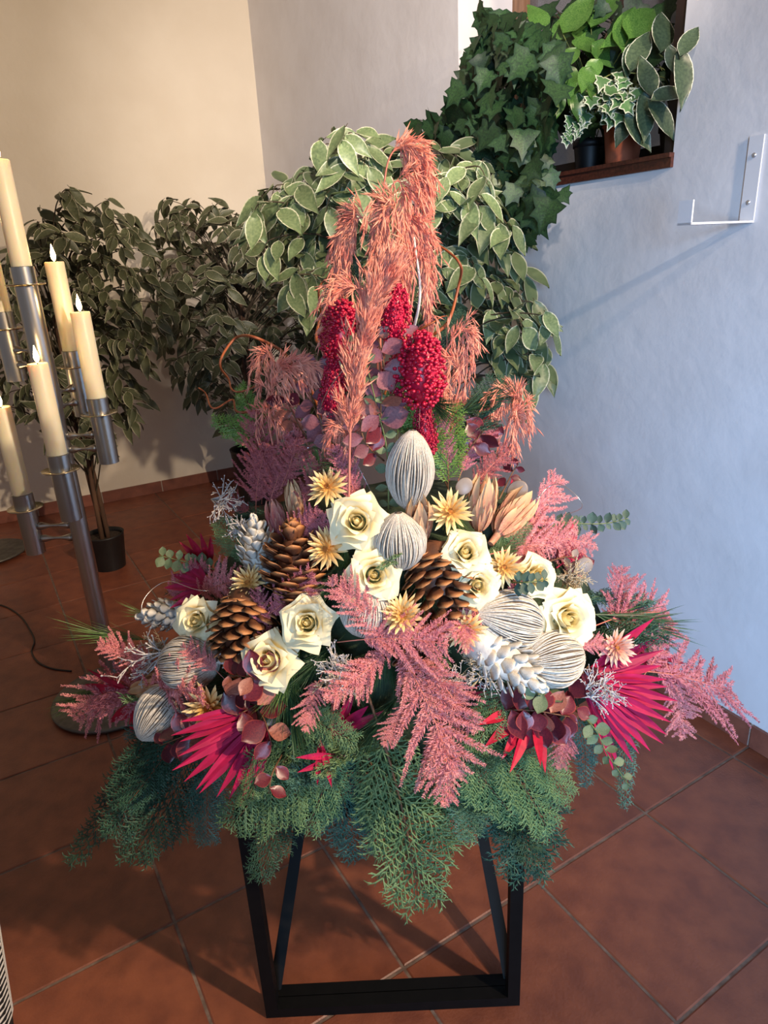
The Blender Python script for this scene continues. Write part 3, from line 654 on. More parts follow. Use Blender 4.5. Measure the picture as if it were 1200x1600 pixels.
frond('pine', [
    ((440, 1020), (470, 1190), 'd', 'long pine needles falling below the lower left white rose', -.01, .06),
    ((470, 1010), (420, 1130), 'g', 'pine needle tuft right of the burgundy leaves', -.01, .05),
    ((170, 1070), (85, 1115), 'g', 'pine needle tuft furthest left on the rim', -.04, .0),
    ((230, 1000), (110, 985), 's', 'sparse pine needles sticking out over the candle stand foot', -.05, .0),
    ((270, 970), (200, 955), 's', 'sparse pine needles beside the left white pine cone', -.04, .0),
    ((930, 960), (1060, 985), 'd', 'pine needle tuft right of the big rose', -.03, .03),
    ((950, 950), (1020, 1020), 'd', 'pine needle tuft above the large right palm', -.03, .04),
    ((560, 880), (490, 940), 'd', 'pine needle tuft left of the middle rose', -.01, .04),
    ((540, 850), (540, 930), 'g', 'pine needle tuft below the top rose', -.01, .03),
    ((630, 930), (700, 880), 'd', 'pine needle tuft right of the middle rose', -.02, .05),
    ((640, 890), (690, 960), 'd', 'pine needle tuft below the small egg-shaped pod', -.02, .06),
    ((520, 770), (490, 700), 'g', 'pine needle tuft above the top left straw flower', -.04, .03),
    ((700, 780), (720, 850), 'g', 'pine needle tuft beneath the right straw flower', -.02, .03),
    ((520, 1000), (560, 1090), 'd', 'pine needle tuft under the silvery twigs', -.02, .03),
    ((620, 1090), (560, 1180), 'd', 'pine needle tuft left of the long pink plume', -.03, .03),
    ((840, 1110), (800, 1190), 'd', 'pine needle tuft beneath the burgundy eucalyptus', -.03, .02),
    ((530, 1000), (455, 1075), 'd', 'pine needle tuft between the lowest rose and the silvery twigs', -.02, .04),
    ((580, 1030), (520, 1100), 'd', 'pine needle tuft hanging under the silvery twigs', -.02, .04),
    ((610, 1000), (575, 1080), 'd', 'pine needle tuft behind the pink plume in the middle', -.02, .03),
    ((610, 620), (640, 690), 'g', 'pine needles in the upper middle of the cone', -.03, .02),
], 'pine sprigs of the arrangement')
# filler that nothing tells apart
for k in range(64):
    a = R_(0, 2 * PI); z = .56 + .75 * random.random() ** 1.6; A, B = prof(z); nv = V((math.cos(a) / A, math.sin(a) / B, .8)).normalized()
    p = V((MXC + A * .72 * math.cos(a), MYC + B * .72 * math.sin(a), z)); d = (nv + V((0, 0, R_(-.5, .3))) + rv(.35)).normalized()
    where = ('high ' if z > .85 else 'low ') + ('on the hidden rear side' if math.sin(a) > .35 else 'on the left flank' if math.cos(a) < -.35 else 'on the right flank' if math.cos(a) > .35 else 'in the middle front')
    if k % 3:
        t = empty('cypress_spray', frame(p, d, V((0, 0, 1)) + rv(.4), R_(.13, .20) * (1 if z < 1 else .75)), 'dark cypress filler sprig tucked deep between the flowers ' + where, 'foliage', 'cypress filler ' + where)
        put('foliage', CYP[tuple(random.choice(('dr', 'dl', 'gr', 'br')))], t)['kind'] = 'stuff'
    else:
        t = empty('pine_sprig', frame(p, d, None, R_(.09, .13)), 'dark pine filler tuft tucked deep between the flowers ' + where, 'foliage', 'pine filler ' + where)
        put('needles', PN['d'], t)['kind'] = 'stuff'

# ------------------------------------------------------------------ magenta palm fans
def fan_mesh(name, mt, L=1.0, wd=.1, free=.5, sag=.1, seed=0):
    m = MB(); n = 8
    for i in range(n + 1):
        t = i / n; w_ = wd * (.10 + .9 * min(1, t / free)) * (1 if t < .62 else max(.02, 1 - ((t - .62) / .38) ** 1.4)) * .5
        y = sag * t * t
        for u in (-1, 0, 1): m.v.append((u * w_, y + (.45 * w_ if u == 0 else -.25 * w_), L * t))
    k = len(m.v)
    for v_ in list(m.v): m.v.append((v_[0], v_[1] + .004, v_[2]))
    for i in range(n):
        for j in range(2):
            a = i * 3 + j; m.f.append((a, a + 1, a + 4, a + 3)); m.f.append((k + a + 3, k + a + 4, k + a + 1, k + a))
    return m.mesh(name, mt, False)
FAN = {(c, s): fan_mesh('blade', {'m': 'palm_magenta', 'r': 'palm_red'}[c], sag=sg) for c in 'mr' for s, sg in ((0, .06), (1, .14), (2, -.04))}
def fan(base, tip, a0, a1, nb, key, lab, la=0, lb=.05, face=None, curve=.15):
    p0 = S(*base, la); p1 = S(*tip, lb)
    t = empty('palm_leaf', two(p0, p1, face), lab, 'dried leaf', 'dyed palm fans')
    for i in range(nb):
        a = a0 + (a1 - a0) * i / (nb - 1); s = (1 - curve * abs(2 * i / (nb - 1) - 1)) * R_(.92, 1.04)
        M_ = rot('Y', a) @ rot('Z', R_(-14, 14)) @ rot('X', R_(-4, 4)); q = (abs(a1 - a0) / nb) / 57.3 * 10 * .95
        put('blade', FAN[(key, random.choice((0, 1, 2)))], t, M_ @ MX.Diagonal((s * max(.9, min(1.5, q)), s, s, 1)))
    m = MB(); m.tube([(0, .01, -.22), (0, .01, 0), (0, .005, .08)], [.012, .014, .006], 8); m.build('stalk', 'palm_magenta', t)
fan((905, 1060), (1060, 1125), -56, 44, 18, 'm', 'large magenta palm fan on the right edge', .0, .10)
fan((430, 1100), (292, 1238), -34, 36, 12, 'm', 'large magenta palm fan at the lower left', .01, .13)
fan((835, 1100), (775, 1175), -48, 62, 9, 'r', 'red palm fan peeking out under the burgundy leaves on the right', .0, .08)
fan((235, 1090), (160, 1120), -34, 40, 6, 'r', 'red palm fan between the pink plumes on the far left', .0, .04)
fan((500, 1150), (508, 1250), -7, 7, 2, 'm', 'narrow folded magenta palm strip hanging above the stand', .02, .10)
fan((540, 1180), (450, 1198), -7, 7, 2, 'm', 'narrow magenta palm strip pointing left above the hanging cypress', .02, .10)
fan((520, 1150), (570, 1085), -24, 24, 4, 'm', 'dark magenta palm piece below the silvery twigs', -.02, .03)
fan((330, 915), (255, 905), -36, 36, 6, 'm', 'small magenta palm tip behind the green eucalyptus on the left', -.03, .0)
fan((330, 890), (290, 835), -30, 30, 5, 'r', 'small red palm tip above the green eucalyptus on the left', -.04, -.02)
fan((800, 825), (845, 780), -38, 38, 7, 'm', 'small magenta palm tip right of the protea buds', -.03, .0)
fan((960, 1000), (1050, 1020), -26, 26, 7, 'm', 'magenta palm fan behind the large right one', -.03, .0)
fan((880, 880), (920, 850), -34, 34, 6, 'm', 'dark magenta palm tip below the dark eucalyptus sprig', -.04, -.02)

# ------------------------------------------------------------------ pink feathery plumes
frond('plume', [
    ((620, 1010), (740, 1200), ('p', 'w'), 'longest pink feathery plume, falling down the front', .03, .13),
    ((690, 1130), (715, 1260), ('p', 'r'), 'pink plume tip hanging lowest in front', .06, .12),
    ((640, 1100), (590, 1160), ('p', 'l'), 'pink side plume above the pine needles in the middle', .05, .09),
    ((660, 1040), (760, 1130), ('p', 'r'), 'pink plume right of the longest one', .05, .10),
    ((610, 1010), (520, 1110), ('p', 'r'), 'pink plume hanging over the silvery twigs', .03, .09),
    ((560, 1000), (700, 985), ('p', 'w'), 'broad pink plume lying across the middle under the small pod', .05, .09),
    ((600, 1000), (530, 890), ('p', 'l'), 'pink plume rising in front of the small round pod', .05, .10),
    ((660, 1010), (700, 965), ('p', 'r'), 'small pink plume right of the broad middle one', .05, .09),
    ((500, 1060), (465, 1140), ('p', 'l'), 'short salmon pink plume on the pine needles lower left', .04, .09),
    ((230, 1030), (130, 1140), ('p', 'w'), 'broad pink plume spreading at the far left', .02, .06),
    ((240, 1040), (160, 990), ('p', 'l'), 'pink plume with a curled tip pointing up at the far left', .01, .05),
    ((270, 1080), (150, 1060), ('m', 'l'), 'mauve pink plume behind the broad left one', .01, .04),
    ((230, 1080), (310, 1060), ('p', 'r'), 'pink plume lying over the left pods', .05, .10),
    ((340, 1050), (290, 1000), ('p', 'l'), 'thin pink plume resting on the left fibre pod', .05, .09),
    ((420, 1000), (390, 920), ('m', 'r'), 'thin dark pink plume across the left brown pine cone', .03, .06),
    ((420, 960), (500, 905), ('m', 'l'), 'dark pink plume between the two left pine cones', .02, .06),
    ((450, 870), (490, 790), ('m', 'w'), 'mauve pink plume left of the top rose', .02, .06),
    ((430, 860), (530, 800), ('m', 'r'), 'small mauve plume touching the top rose', .01, .05),
    ((310, 930), (380, 885), ('p', 'r'), 'small salmon plume left of the upper white cone', .0, .03),
    ((260, 930), (330, 890), ('m', 'l'), 'mauve plume beside the green eucalyptus', -.02, .02),
    ((720, 740), (750, 660), ('m', 'w'), 'dusky pink plume right of the tall pod', .0, .05),
    ((700, 730), (690, 640), ('m', 'l'), 'dusky pink plume between tall pod and red berries', .0, .04),
    ((740, 760), (790, 690), ('d', 'r'), 'dark rose plume behind the protea buds', -.03, .02),
    ((400, 790), (400, 690), ('d', 'w'), 'dark rose plume on the upper left flank', .02, .06),
    ((420, 790), (445, 690), ('d', 'r'), 'dark rose plume above the pink protea bud', .02, .06),
    ((440, 760), (480, 680), ('d', 'l'), 'dark rose plume below the mauve leaves', .02, .06),
    ((410, 760), (415, 640), ('d', 'l'), 'tall dark rose plume below the left salmon grass', .0, .04),
    ((470, 790), (520, 690), ('d', 'r'), 'dark rose plume behind the yellow straw flower', -.01, .04),
    ((560, 790), (535, 690), ('m', 'l'), 'dusky pink plume behind the long salmon grass', .0, .04),
    ((390, 800), (350, 770), ('d', 'l'), 'dark rose plume above the silvery sprig', -.04, .0),
    ((800, 850), (890, 760), ('p', 'l'), 'bright pink plume rising beside the lunaria disc', -.02, .02),
    ((790, 860), (890, 835), ('p', 'w'), 'broad salmon pink plume right of the protea buds', .0, .05),
    ((840, 840), (930, 835), ('p', 'r'), 'pink plume under the dark eucalyptus sprig', -.02, .02),
    ((820, 850), (810, 890), ('p', 'l'), 'small pink plume hanging beside the brown straw flower', .02, .05),
    ((960, 990), (990, 890), ('m', 'l'), 'pink plume pointing up at the right edge', -.02, .0),
    ((950, 970), (1040, 935), ('m', 'w'), 'broad mauve pink plume standing out on the right', -.02, .0),
    ((1010, 1050), (1060, 980), ('m', 'l'), 'mauve plume rising behind the large right palm', .0, .04),
    ((1020, 1050), (1140, 1060), ('m', 'w'), 'pink plume reaching furthest right', .0, .03),
    ((1050, 1060), (1085, 1150), ('p', 'r'), 'thin pink plume drooping off the large right palm', .03, .08),
    ((900, 1010), (960, 1000), ('p', 'r'), 'small pink plume right of the big rose', .03, .06),
    ((885, 1120), (885, 1205), ('m', 'r'), 'mauve plume hanging below the burgundy leaves on the right', .02, .05),
    ((720, 960), (740, 1020), ('p', 'r'), 'pink plume beside the right white pine cone', .05, .09),
    ((760, 940), (700, 985), ('p', 'l'), 'pink plume left of the wide fibre pod', .03, .07),
    ((860, 920), (800, 905), ('m', 'l'), 'dark pink plume between wide pod and half hidden rose', .02, .05),
], 'pink feathery plumes of the arrangement')

# ------------------------------------------------------------------ roses
def petal_mesh(wa, H, r0, r1, curl, p=1.6, mt='rose_petal', nv=8, nu=10, tip=.12):
    m = MB()
    for i in range(nv + 1):
        v_ = i / nv
        for j in range(nu + 1):
            u = -1 + 2 * j / nu; c_ = max(0, v_ - .55) / .45
            r = r0 + (r1 - r0) * v_ ** p + curl * c_ * c_ * (.55 + .9 * u * u)
            a = u * wa * (.5 + .5 * math.sin(min(1, v_ * 1.3) * PI / 2)) * (1 - .34 * max(0, (v_ - .72) / .28) ** 2)
            z = H * (v_ - tip * abs(u) ** 2.2 * v_ * v_) - curl * .75 * c_ * c_ * (.4 + u * u)
            r += .0011 * math.sin(4 * u + 5 * v_) * v_
            m.v.append((r * math.cos(a), r * math.sin(a), z))
    w_ = nu + 1
    for i in range(nv):
        for j in range(nu): a = i * w_ + j; m.f.append((a, a + 1, a + w_ + 1, a + w_))
    return m.mesh('petal', mt)
LAY = [(3, 1.7, .046, .009, .0035, .0, 1, 'rose_core'), (3, 1.35, .049, .012, .0095, .001, 1.0, 'rose_core'), (4, 1.1, .048, .015, .0185, .004, 1.1, 'rose_petal'), (4, 1.0, .044, .017, .0275, .008, 1.1, 'rose_petal'), (5, .88, .037, .017, .036, .012, 1.0, 'rose_petal'), (5, .84, .027, .014, .043, .013, .9, 'rose_petal')]
PET = [petal_mesh(wa, H, r0, r1, cu_, p, mt) for _, wa, H, r0, r1, cu_, p, mt in LAY]
m = MB(); m.lathe([(.004, -.02), (.012, -.008), (.016, .004), (.012, .006)], 12); CAL = m.mesh('calyx', 'green_stem')
m = MB(); m.lathe([(.003, .002), (.0065, .012), (.006, .026), (.003, .038), (.0005, .043)], 14); BUD = m.mesh('bud', 'rose_core')
def rose(px, py, dx, dy, s, lab, lift=.03):
    t = empty('rose', frame(S(px, py, lift) - axis(dx, dy) * .02 * s, axis(dx, dy), V((R_(-1, 1), R_(-1, 1), 0)), s * .90), lab, 'rose', 'cream white roses')
    for k, L in enumerate(LAY):
        a0 = R_(0, 360)
        for i in range(L[0]):
            put('petal', PET[k], t, rot('Z', a0 + 360 * i / L[0] + R_(-9, 9)) @ rot('Y', R_(-3, 5)) @ MX.Scale(R_(.94, 1.06), 4))
    put('calyx', CAL, t); put('bud', BUD, t)
for r in [
    (558, 815, -.1, -.15, .98, 'cream white rose at the top, left of the small egg-shaped pod'), (585, 898, .1, -.1, .86, 'cream white rose in the middle, below the egg-shaped pod'),
    (728, 862, .0, -.3, .80, 'cream white rose above another one, right of the brown pine cone'), (746, 914, .1, .0, .78, 'cream white rose directly below another one on the right'),
    (838, 900, .3, -.2, .74, 'half hidden cream rose behind the biggest rose on the right'), (887, 967, .2, -.1, 1.02, 'biggest cream white rose, resting on two fibre pods at the right'),
    (308, 970, -.15, -.05, .86, 'leftmost cream white rose, above the left fibre pod'), (480, 973, -.1, -.2, .88, 'cream white rose in the middle left with upright petals'),
    (420, 1032, -.2, -.2, .96, 'lowest cream white rose, left of the pine needles')]: rose(*r, lift=.055)

# ------------------------------------------------------------------ fibre pods
def pod_meshes(seed):
    rnd = random.Random(seed); m = MB(); n = 120; R0 = lambda v_: .36 * math.sin(PI * v_) ** .62 * (1 + .12 * (v_ - .5) * -1)
    for i in range(n):
        a = 2 * PI * i / n + rnd.uniform(-.03, .03); pts = []; ph = rnd.uniform(0, 6); am = rnd.uniform(.0, .05); dr = rnd.uniform(-.012, .012)
        for k in range(13):
            v_ = .015 + .97 * k / 12; r = R0(v_) + dr * math.sin(PI * v_); b = a + am * math.sin(5 * v_ + ph); pts.append((r * math.cos(b), r * math.sin(b), v_ - .5))
        m.tube(pts, [.004] + [.0085] * 11 + [.004], 4, cap=False)
    f = m.mesh('fibre_shell', 'pod_fibre')
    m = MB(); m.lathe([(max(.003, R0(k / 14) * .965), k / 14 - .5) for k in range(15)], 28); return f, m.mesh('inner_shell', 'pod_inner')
POD = [pod_meshes(k) for k in (1, 2)]
def pod(px, py, dx, dy, L, fat, lab, lift=.03, c=.35):
    ax_ = axis(dx, dy, c); M_ = frame(S(px, py, lift), ax_, rv()) @ MX.Diagonal((L * fat, L * fat, L, 1))
    t = empty('fibre_pod', M_, lab, 'dried pod', 'bleached fibre pods'); f, i = random.choice(POD); put('fibre_shell', f, t); put('inner_shell', i, t)
for p in [(641, 735, .05, -1, .132, .78, 'tall narrow fibre pod standing below the red berries'), (624, 846, -.05, -1, .098, 1.18, 'small egg-shaped fibre pod in the middle between two roses'),
          (571, 955, .2, -1, .088, 1.25, 'small round fibre pod half hidden behind pink plume'), (795, 970, -1, -.25, .122, 1.12, 'wide fibre pod left of the biggest rose'),
          (863, 1030, -1, .1, .115, 1.12, 'fibre pod directly beneath the biggest rose'), (296, 1036, 1, -.15, .120, 1.1, 'fibre pod on the left below the leftmost rose'),
          (252, 1112, -.6, .8, .115, 1.05, 'white fibre pod at the lower left rim among red leaves')]: pod(*p)

# ------------------------------------------------------------------ pine cones
def scale_mesh(name, mt, open_=1.0):
    m = MB(); rows = [(0, .06, .02), (.35, .17, .025), (.72, .27, .034), (.93, .22, .05), (1.06, .05, .03)]
    for z, w_, h in rows:
        for x, y in ((-w_, 0), (0, -h), (w_, 0), (0, h * .55)): m.v.append((x, y + .10 * z * z, z)); m.e[len(m.v) - 1] = max(0, (z - .55) / .5)
    for i in range(4):
        for j in range(4): a = i * 4 + j; b = i * 4 + (j + 1) % 4; m.f.append((a, b, b + 4, a + 4))
    m.f.append((3, 2, 1, 0)); m.f.append((16, 17, 18, 19)); return m.mesh(name, mt)
SCB, SCW = scale_mesh('scale', 'cone_brown'), scale_mesh('scale', 'cone_white')
def cone(px, py, dx, dy, L, wd, n, me, lab, grp, lift=.02, c=.2, tilt=58, sl=.36):
    ax_ = axis(dx, dy, c); t = empty('pine_cone', frame(S(px, py, lift) - ax_ * L * .5, ax_, rv()), lab, 'pine cone', grp)
    mt = me.materials[0].name
    m = MB(); m.lathe([(.004, -.004), (wd * .30, .06 * L), (wd * .34, .4 * L), (wd * .2, .8 * L), (.004, .97 * L)], 14); m.build('core', mt, t)
    for i in range(n):
        q = (i + .5) / n; z = L * (.04 + .90 * q); r = wd * .5 * (math.sin(PI * (.16 + .76 * q)) ** .9); an = i * 137.508
        s = wd * sl * (1.05 - .42 * q) * R_(.92, 1.08); til = tilt + 24 * (.5 - q) + R_(-5, 5) - (26 if q > .85 else 0)
        M_ = MX.Translation((0, 0, z)) @ rot('Z', an) @ MX.Translation((0, -max(0, r - s * .72), 0)) @ rot('X', til) @ MX.Diagonal((s * 1.6, s, s, 1))
        put('scale', me, t, M_)
GB, GW = 'brown pine cones', 'whitewashed pine cones'
cone(466, 888, -.1, -1, .135, .118, 92, SCB, 'brown pine cone left of the middle rose', GB)
cone(688, 918, .25, .85, .150, .115, 96, SCB, 'brown pine cone in the middle right, beside two stacked roses', GB)
cone(382, 978, -.15, 1, .135, .115, 92, SCB, 'brown pine cone between the leftmost rose and its neighbour', GB)
cone(640, 1000, .0, .6, .10, .09, 48, SCB, 'brown pine cone mostly covered by pink plumes', GB, lift=-.01)
cone(403, 862, -.1, -1, .115, .080, 56, SCW, 'whitewashed pine cone standing on the upper left flank', GW, tilt=40)
cone(262, 960, -1, .05, .100, .075, 50, SCW, 'whitewashed pine cone at the left beside the leftmost rose', GW, tilt=36)
cone(790, 1034, .8, .55, .130, .090, 52, SCW, 'whitewashed pine cone on the right below the wide fibre pod', GW, lift=.05, tilt=46)
cone(375, 1022, -.8, .3, .07, .05, 30, SCW, 'small pale pine cone tucked left of the lowest rose', GW, lift=.03, tilt=36)

# ------------------------------------------------------------------ straw flowers and protea buds
def bract(name, mt, wd=.21, cup=.2, n=5):
    m = MB()
    for i in range(n + 1):
        t = i / n; w_ = wd * .5 * (math.sin(PI * (.12 + .88 * t)) ** .8 if t < 1 else .02)
        for u in (-1, 0, 1): m.v.append((u * w_, cup * (t - .5) ** 2 - (.35 * w_ if u else 0), t)); m.e[len(m.v) - 1] = t
    for i in range(n):
        for j in range(2): a = i * 3 + j; m.f.append((a, a + 1, a + 4, a + 3))
    return m.mesh(name, mt)
SB, SP = bract('petal', 'straw_petal'), bract('petal', 'straw_pink')
m = MB(); m.lathe([(.10, -.05), (.34, .0), (.34, .12), (.2, .24), (.02, .28)], 16); SCO = m.mesh('flower_disc', 'straw_core')
def straw(px, py, dx, dy, r, lab, me=SB, lift=.05):
    t = empty('straw_flower', frame(S(px, py, lift), axis(dx, dy), rv(), r), lab, 'flower', 'dried straw flowers')
    put('flower_disc', SCO, t, MX.Scale(.8, 4))
    for nb, til, s, z, r0 in ((15, 86, 1.0, -.02, .05), (14, 64, .92, .02, .05), (12, 44, .8, .06, .06), (9, 24, .62, .10, .08)):
        a0 = R_(0, 360)
        for i in range(nb):
            put('petal', me, t, MX.Translation((0, 0, z)) @ rot('Z', a0 + 360 * i / nb + R_(-6, 6)) @ MX.Translation((0, -r0, 0)) @ rot('X', til + R_(-8, 8)) @ MX.Scale(s * R_(.88, 1.08), 4))
for r in [(511, 761, -.1, -.3, .034, 'yellow straw flower above the top rose'), (510, 858, -.3, -.1, .036, 'pale yellow straw flower left below the top rose'), (703, 800, .0, -.3, .036, 'golden straw flower right of the egg-shaped pod'),
          (787, 886, .1, -.1, .033, 'tan straw flower right of the two stacked roses'), (728, 985, .0, .0, .034, 'orange straw flower left of the wide fibre pod'), (326, 1106, -.2, .0, .042, 'large yellow straw flower at the lower left above the magenta palm'),
          (388, 910, -.2, -.2, .032, 'pale straw flower below the upper white pine cone')]: straw(*r)
straw(962, 1012, .2, -.1, .034, 'pinkish straw flower right of the biggest rose', SP); straw(628, 962, 0, -.3, .036, 'orange straw flower half covered by the broad pink plume')
PB, PP = bract('bract', 'protea', .28, .35), bract('bract', 'protea_pink', .28, .35)
def protea(a, b, wd, lab, me=PB, la=.0, lb=.05):
    p0 = S(*a, la); p1 = S(*b, lb); t = empty('protea_bud', two(p0, p1), lab, 'flower', 'dried protea buds')
    m = MB(); m.lathe([(.06, -.25), (.07, 0), (wd * .8, .12), (wd * .7, .6), (wd * .3, .9), (.02, .95)], 14); m.build('flower_head', me.materials[0].name, t)
    for lay, (nb, s, z, til) in enumerate(((9, .55, .0, 16), (9, .68, .10, 10), (8, .74, .22, 6), (7, .78, .30, 2))):
        for i in range(nb): put('bract', me, t, MX.Translation((0, 0, z)) @ rot('Z', 360 * i / nb + lay * 20) @ MX.Translation((0, -wd * (.72 + .1 * lay), 0)) @ rot('X', til + R_(-5, 5)) @ MX.Diagonal((s * wd * 4.2, s, s, 1)))
protea((748, 828), (758, 748), .19, 'upright tan protea bud right of the golden straw flower')
protea((778, 835), (822, 778), .22, 'tan protea bud leaning right behind the stacked roses')
protea((655, 850), (656, 782), .17, 'slim tan protea bud right of the egg-shaped pod')
protea((465, 815), (455, 755), .15, 'slim pale protea bud left above the top rose', PB, -.02, .03)
protea((438, 840), (425, 785), .2, 'pink protea bud left of the mauve plume', PP, -.02, .03)
protea((290, 1068), (215, 1080), .11, 'slender tan protea bud lying at the left rim behind the pink plumes', PB, .02, .05)
protea((640, 990), (600, 940), .15, 'orange protea bud behind the broad pink plume', PB, -.02, .02)

# ------------------------------------------------------------------ red berry clusters
def berry_mesh(seed, n=620):
    rnd = random.Random(seed); m = MB(); t = (1 + 5 ** .5) / 2
    iv = [V(p).normalized() for p in ((-1,t,0),(1,t,0),(-1,-t,0),(1,-t,0),(0,-1,t),(0,1,t),(0,-1,-t),(0,1,-t),(t,0,-1),(t,0,1),(-t,0,-1),(-t,0,1))]
    fs = [(0,11,5),(0,5,1),(0,1,7),(0,7,10),(0,10,11),(1,5,9),(5,11,4),(11,10,2),(10,7,6),(7,1,8),(3,9,4),(3,4,2),(3,2,6),(3,6,8),(3,8,9),(4,9,5),(2,4,11),(6,2,10),(8,6,7),(9,8,1)]
    for i in range(n):
        u = rnd.uniform(-1, 1); a = rnd.uniform(0, 6.283); r = (1 - u ** 4) ** .5 * (.27 + .06 * math.sin(3 * a)) * (1 - .25 * u) * rnd.uniform(.72, 1.05)
        p = V((r * math.cos(a), r * math.sin(a), .5 + .5 * u * rnd.uniform(.82, 1.02))); s = rnd.uniform(.022, .032); m.add([p + q * s for q in iv], fs)
    m.lathe([(max(.002, .2 * math.sin(PI * k / 10) ** .6 * (1.2 - .4 * k / 10)), .06 + .88 * k / 10) for k in range(11)], 14)
    return m.mesh('berries', 'berry_red')
BER = [berry_mesh(1), berry_mesh(2)]
def berries(a, b, wd, lab, la=.0, lb=.03):
    la += .03; lb += .03
    p0 = S(*a, la); p1 = S(*b, lb); t = empty('berry_cluster', two(p0, p1), lab, 'berries', 'red pepper berry clusters')
    put('berries', random.choice(BER), t, MX.Diagonal((wd, wd, 1, 1)))['kind'] = 'stuff'; put('stem', STALK['pink'], t)
berries((532, 572), (536, 468), 1.15, 'red berry cluster at the upper left behind the salmon grass', .0, .03)
berries((615, 540), (618, 440), .85, 'highest, narrow red berry cluster in the middle', .0, .03)
berries((656, 640), (660, 515), 1.1, 'largest red berry cluster, right of the middle', .02, .06)
berries((518, 660), (522, 560), .7, 'red berry cluster half hidden behind mauve leaves', -.02, .01)
berries((668, 715), (662, 630), .7, 'red berry cluster just above the bright thuja', -.01, .02)
berries((600, 600), (640, 540), .7, 'small red berry cluster behind the largest one', -.03, .0)

# ------------------------------------------------------------------ salmon grasses
def grass(path, lab, dens=150, sp=.030, start=.3, Y=None, lift=.05, hang=.7, stemr=.0022):
    pts = [at(x, y, Y) if Y else S(x, y, lift) for x, y in path]; P = spline(pts, 8); o0 = P[0].copy()
    t = empty('grass_plume', o0, lab, 'dried grass', 'salmon dyed grass plumes'); m = MB(); P = [p - o0 for p in P]; n = len(P)
    m.tube(P, [stemr * (1 - .7 * i / n) for i in range(n)], 5); m.build('stem', 'pink_stem', t); m = MB()
    def spike(a, d, l):
        s = d.orthogonal().normalized(); s.rotate(MX.Rotation(R_(0, 6.3), 3, d)); u = d.cross(s); w_ = l * .062; b = a + d * l * .4; e = a + d * l
        m.add([a, b + s * w_, b + u * w_, b - s * w_, b - u * w_, e], [(0,1,2),(0,2,3),(0,3,4),(0,4,1),(5,2,1),(5,3,2),(5,4,3),(5,1,4)])
    nb = int(dens * .38)
    for i in range(nb):
        q = start + (1 - start) * i / nb; f = q * (n - 1); k = min(int(f), n - 2); p = P[k].lerp(P[k + 1], f - k); tan = (P[k + 1] - P[k]).normalized()
        d0 = (tan * .85 + rv(.5 if hang > 0 else .4)).normalized(); l = R_(.022, .066) * (1.1 - .5 * (q - start) / (1 - start))
        c1 = p + d0 * l * .55; c2 = c1 + (d0 * .35 + V((0, 0, -hang * 1.1)) + rv(.15)).normalized() * l * .7; B = spline([p, c1, c2], 4); m.tube(B, .0005, 3, cap=False)
        for j in range(2, len(B)):
            tj = (B[j] - B[j - 1]).normalized()
            for _ in range(2): spike(B[j] + rv(.002), (tj + rv(.38) + V((0, 0, -.2 * max(0, hang)))).normalized(), sp * R_(.45, .85))
    m.build('spikelets', 'grass_salmon', t, smooth=False)['kind'] = 'stuff'
grass([(596, 600), (592, 420), (600, 290), (612, 240), (635, 232), (655, 255), (663, 292)], 'highest salmon grass plume arching over at the very top', 190, .030, .5, 1.22)
grass([(600, 560), (602, 380), (610, 300), (625, 285), (636, 330), (633, 360)], 'salmon grass plume just below the highest tip', 150, .03, .5, 1.2)
grass([(590, 620), (590, 450), (585, 370), (565, 340), (545, 365), (535, 410)], 'salmon grass plume arching to the left near the top', 170, .03, .5, 1.2)
grass([(612, 640), (618, 430), (622, 350), (610, 325), (598, 360), (592, 420)], 'salmon grass plume in the upper middle', 160, .03, .45, 1.17)
grass([(630, 640), (640, 450), (640, 370), (655, 360), (665, 400), (668, 480), (665, 520)], 'salmon grass plume arching right beside the curly twig', 160, .028, .35, 1.2)
grass([(625, 640), (640, 500), (648, 430), (636, 400), (625, 440), (620, 500)], 'salmon grass plume right of centre hanging over the berries', 160, .03, .4, 1.16)
grass([(545, 790), (548, 660), (560, 560), (580, 480), (600, 445)], 'long upright salmon grass plume crossing the left berries', 330, .032, .2, 1.0, hang=-.2)
grass([(560, 640), (575, 500), (575, 460), (550, 448), (528, 460), (515, 500)], 'salmon grass plume bending left over the berry cluster', 130, .03, .5, 1.15)
grass([(436, 700), (425, 620), (432, 585), (455, 572), (475, 570)], 'salmon grass plume on the left beside the curly twig', 130, .032, .25, 1.15)
grass([(440, 760), (425, 690), (420, 650), (440, 640), (450, 680)], 'salmon grass plume left, under the one by the curly twig', 90, .028, .4, 1.15)
grass([(660, 640), (690, 560), (722, 516), (730, 540), (726, 610), (715, 640)], 'salmon grass plume bent sharply down on the right', 120, .026, .25, 1.22)
grass([(700, 660), (718, 600), (712, 570), (695, 575), (690, 610), (695, 640)], 'curled salmon grass bunch right of the largest berry cluster', 130, .03, .25, 1.2)
grass([(770, 740), (805, 680), (812, 640), (800, 618), (778, 620), (768, 640)], 'salmon grass plume standing free on the right', 130, .03, .35, 1.2)
grass([(760, 750), (785, 700), (795, 660), (805, 650), (800, 690)], 'short salmon grass plume beneath the free standing one', 80, .028, .4, 1.18)
grass([(555, 760), (550, 700), (540, 670), (525, 668)], 'short salmon grass plume above the top straw flower', 60, .028, .3, 1.06)
grass([(430, 590), (432, 570), (415, 555), (408, 575)], 'small salmon grass tip above the curly twig', 40, .024, .3, 1.2)

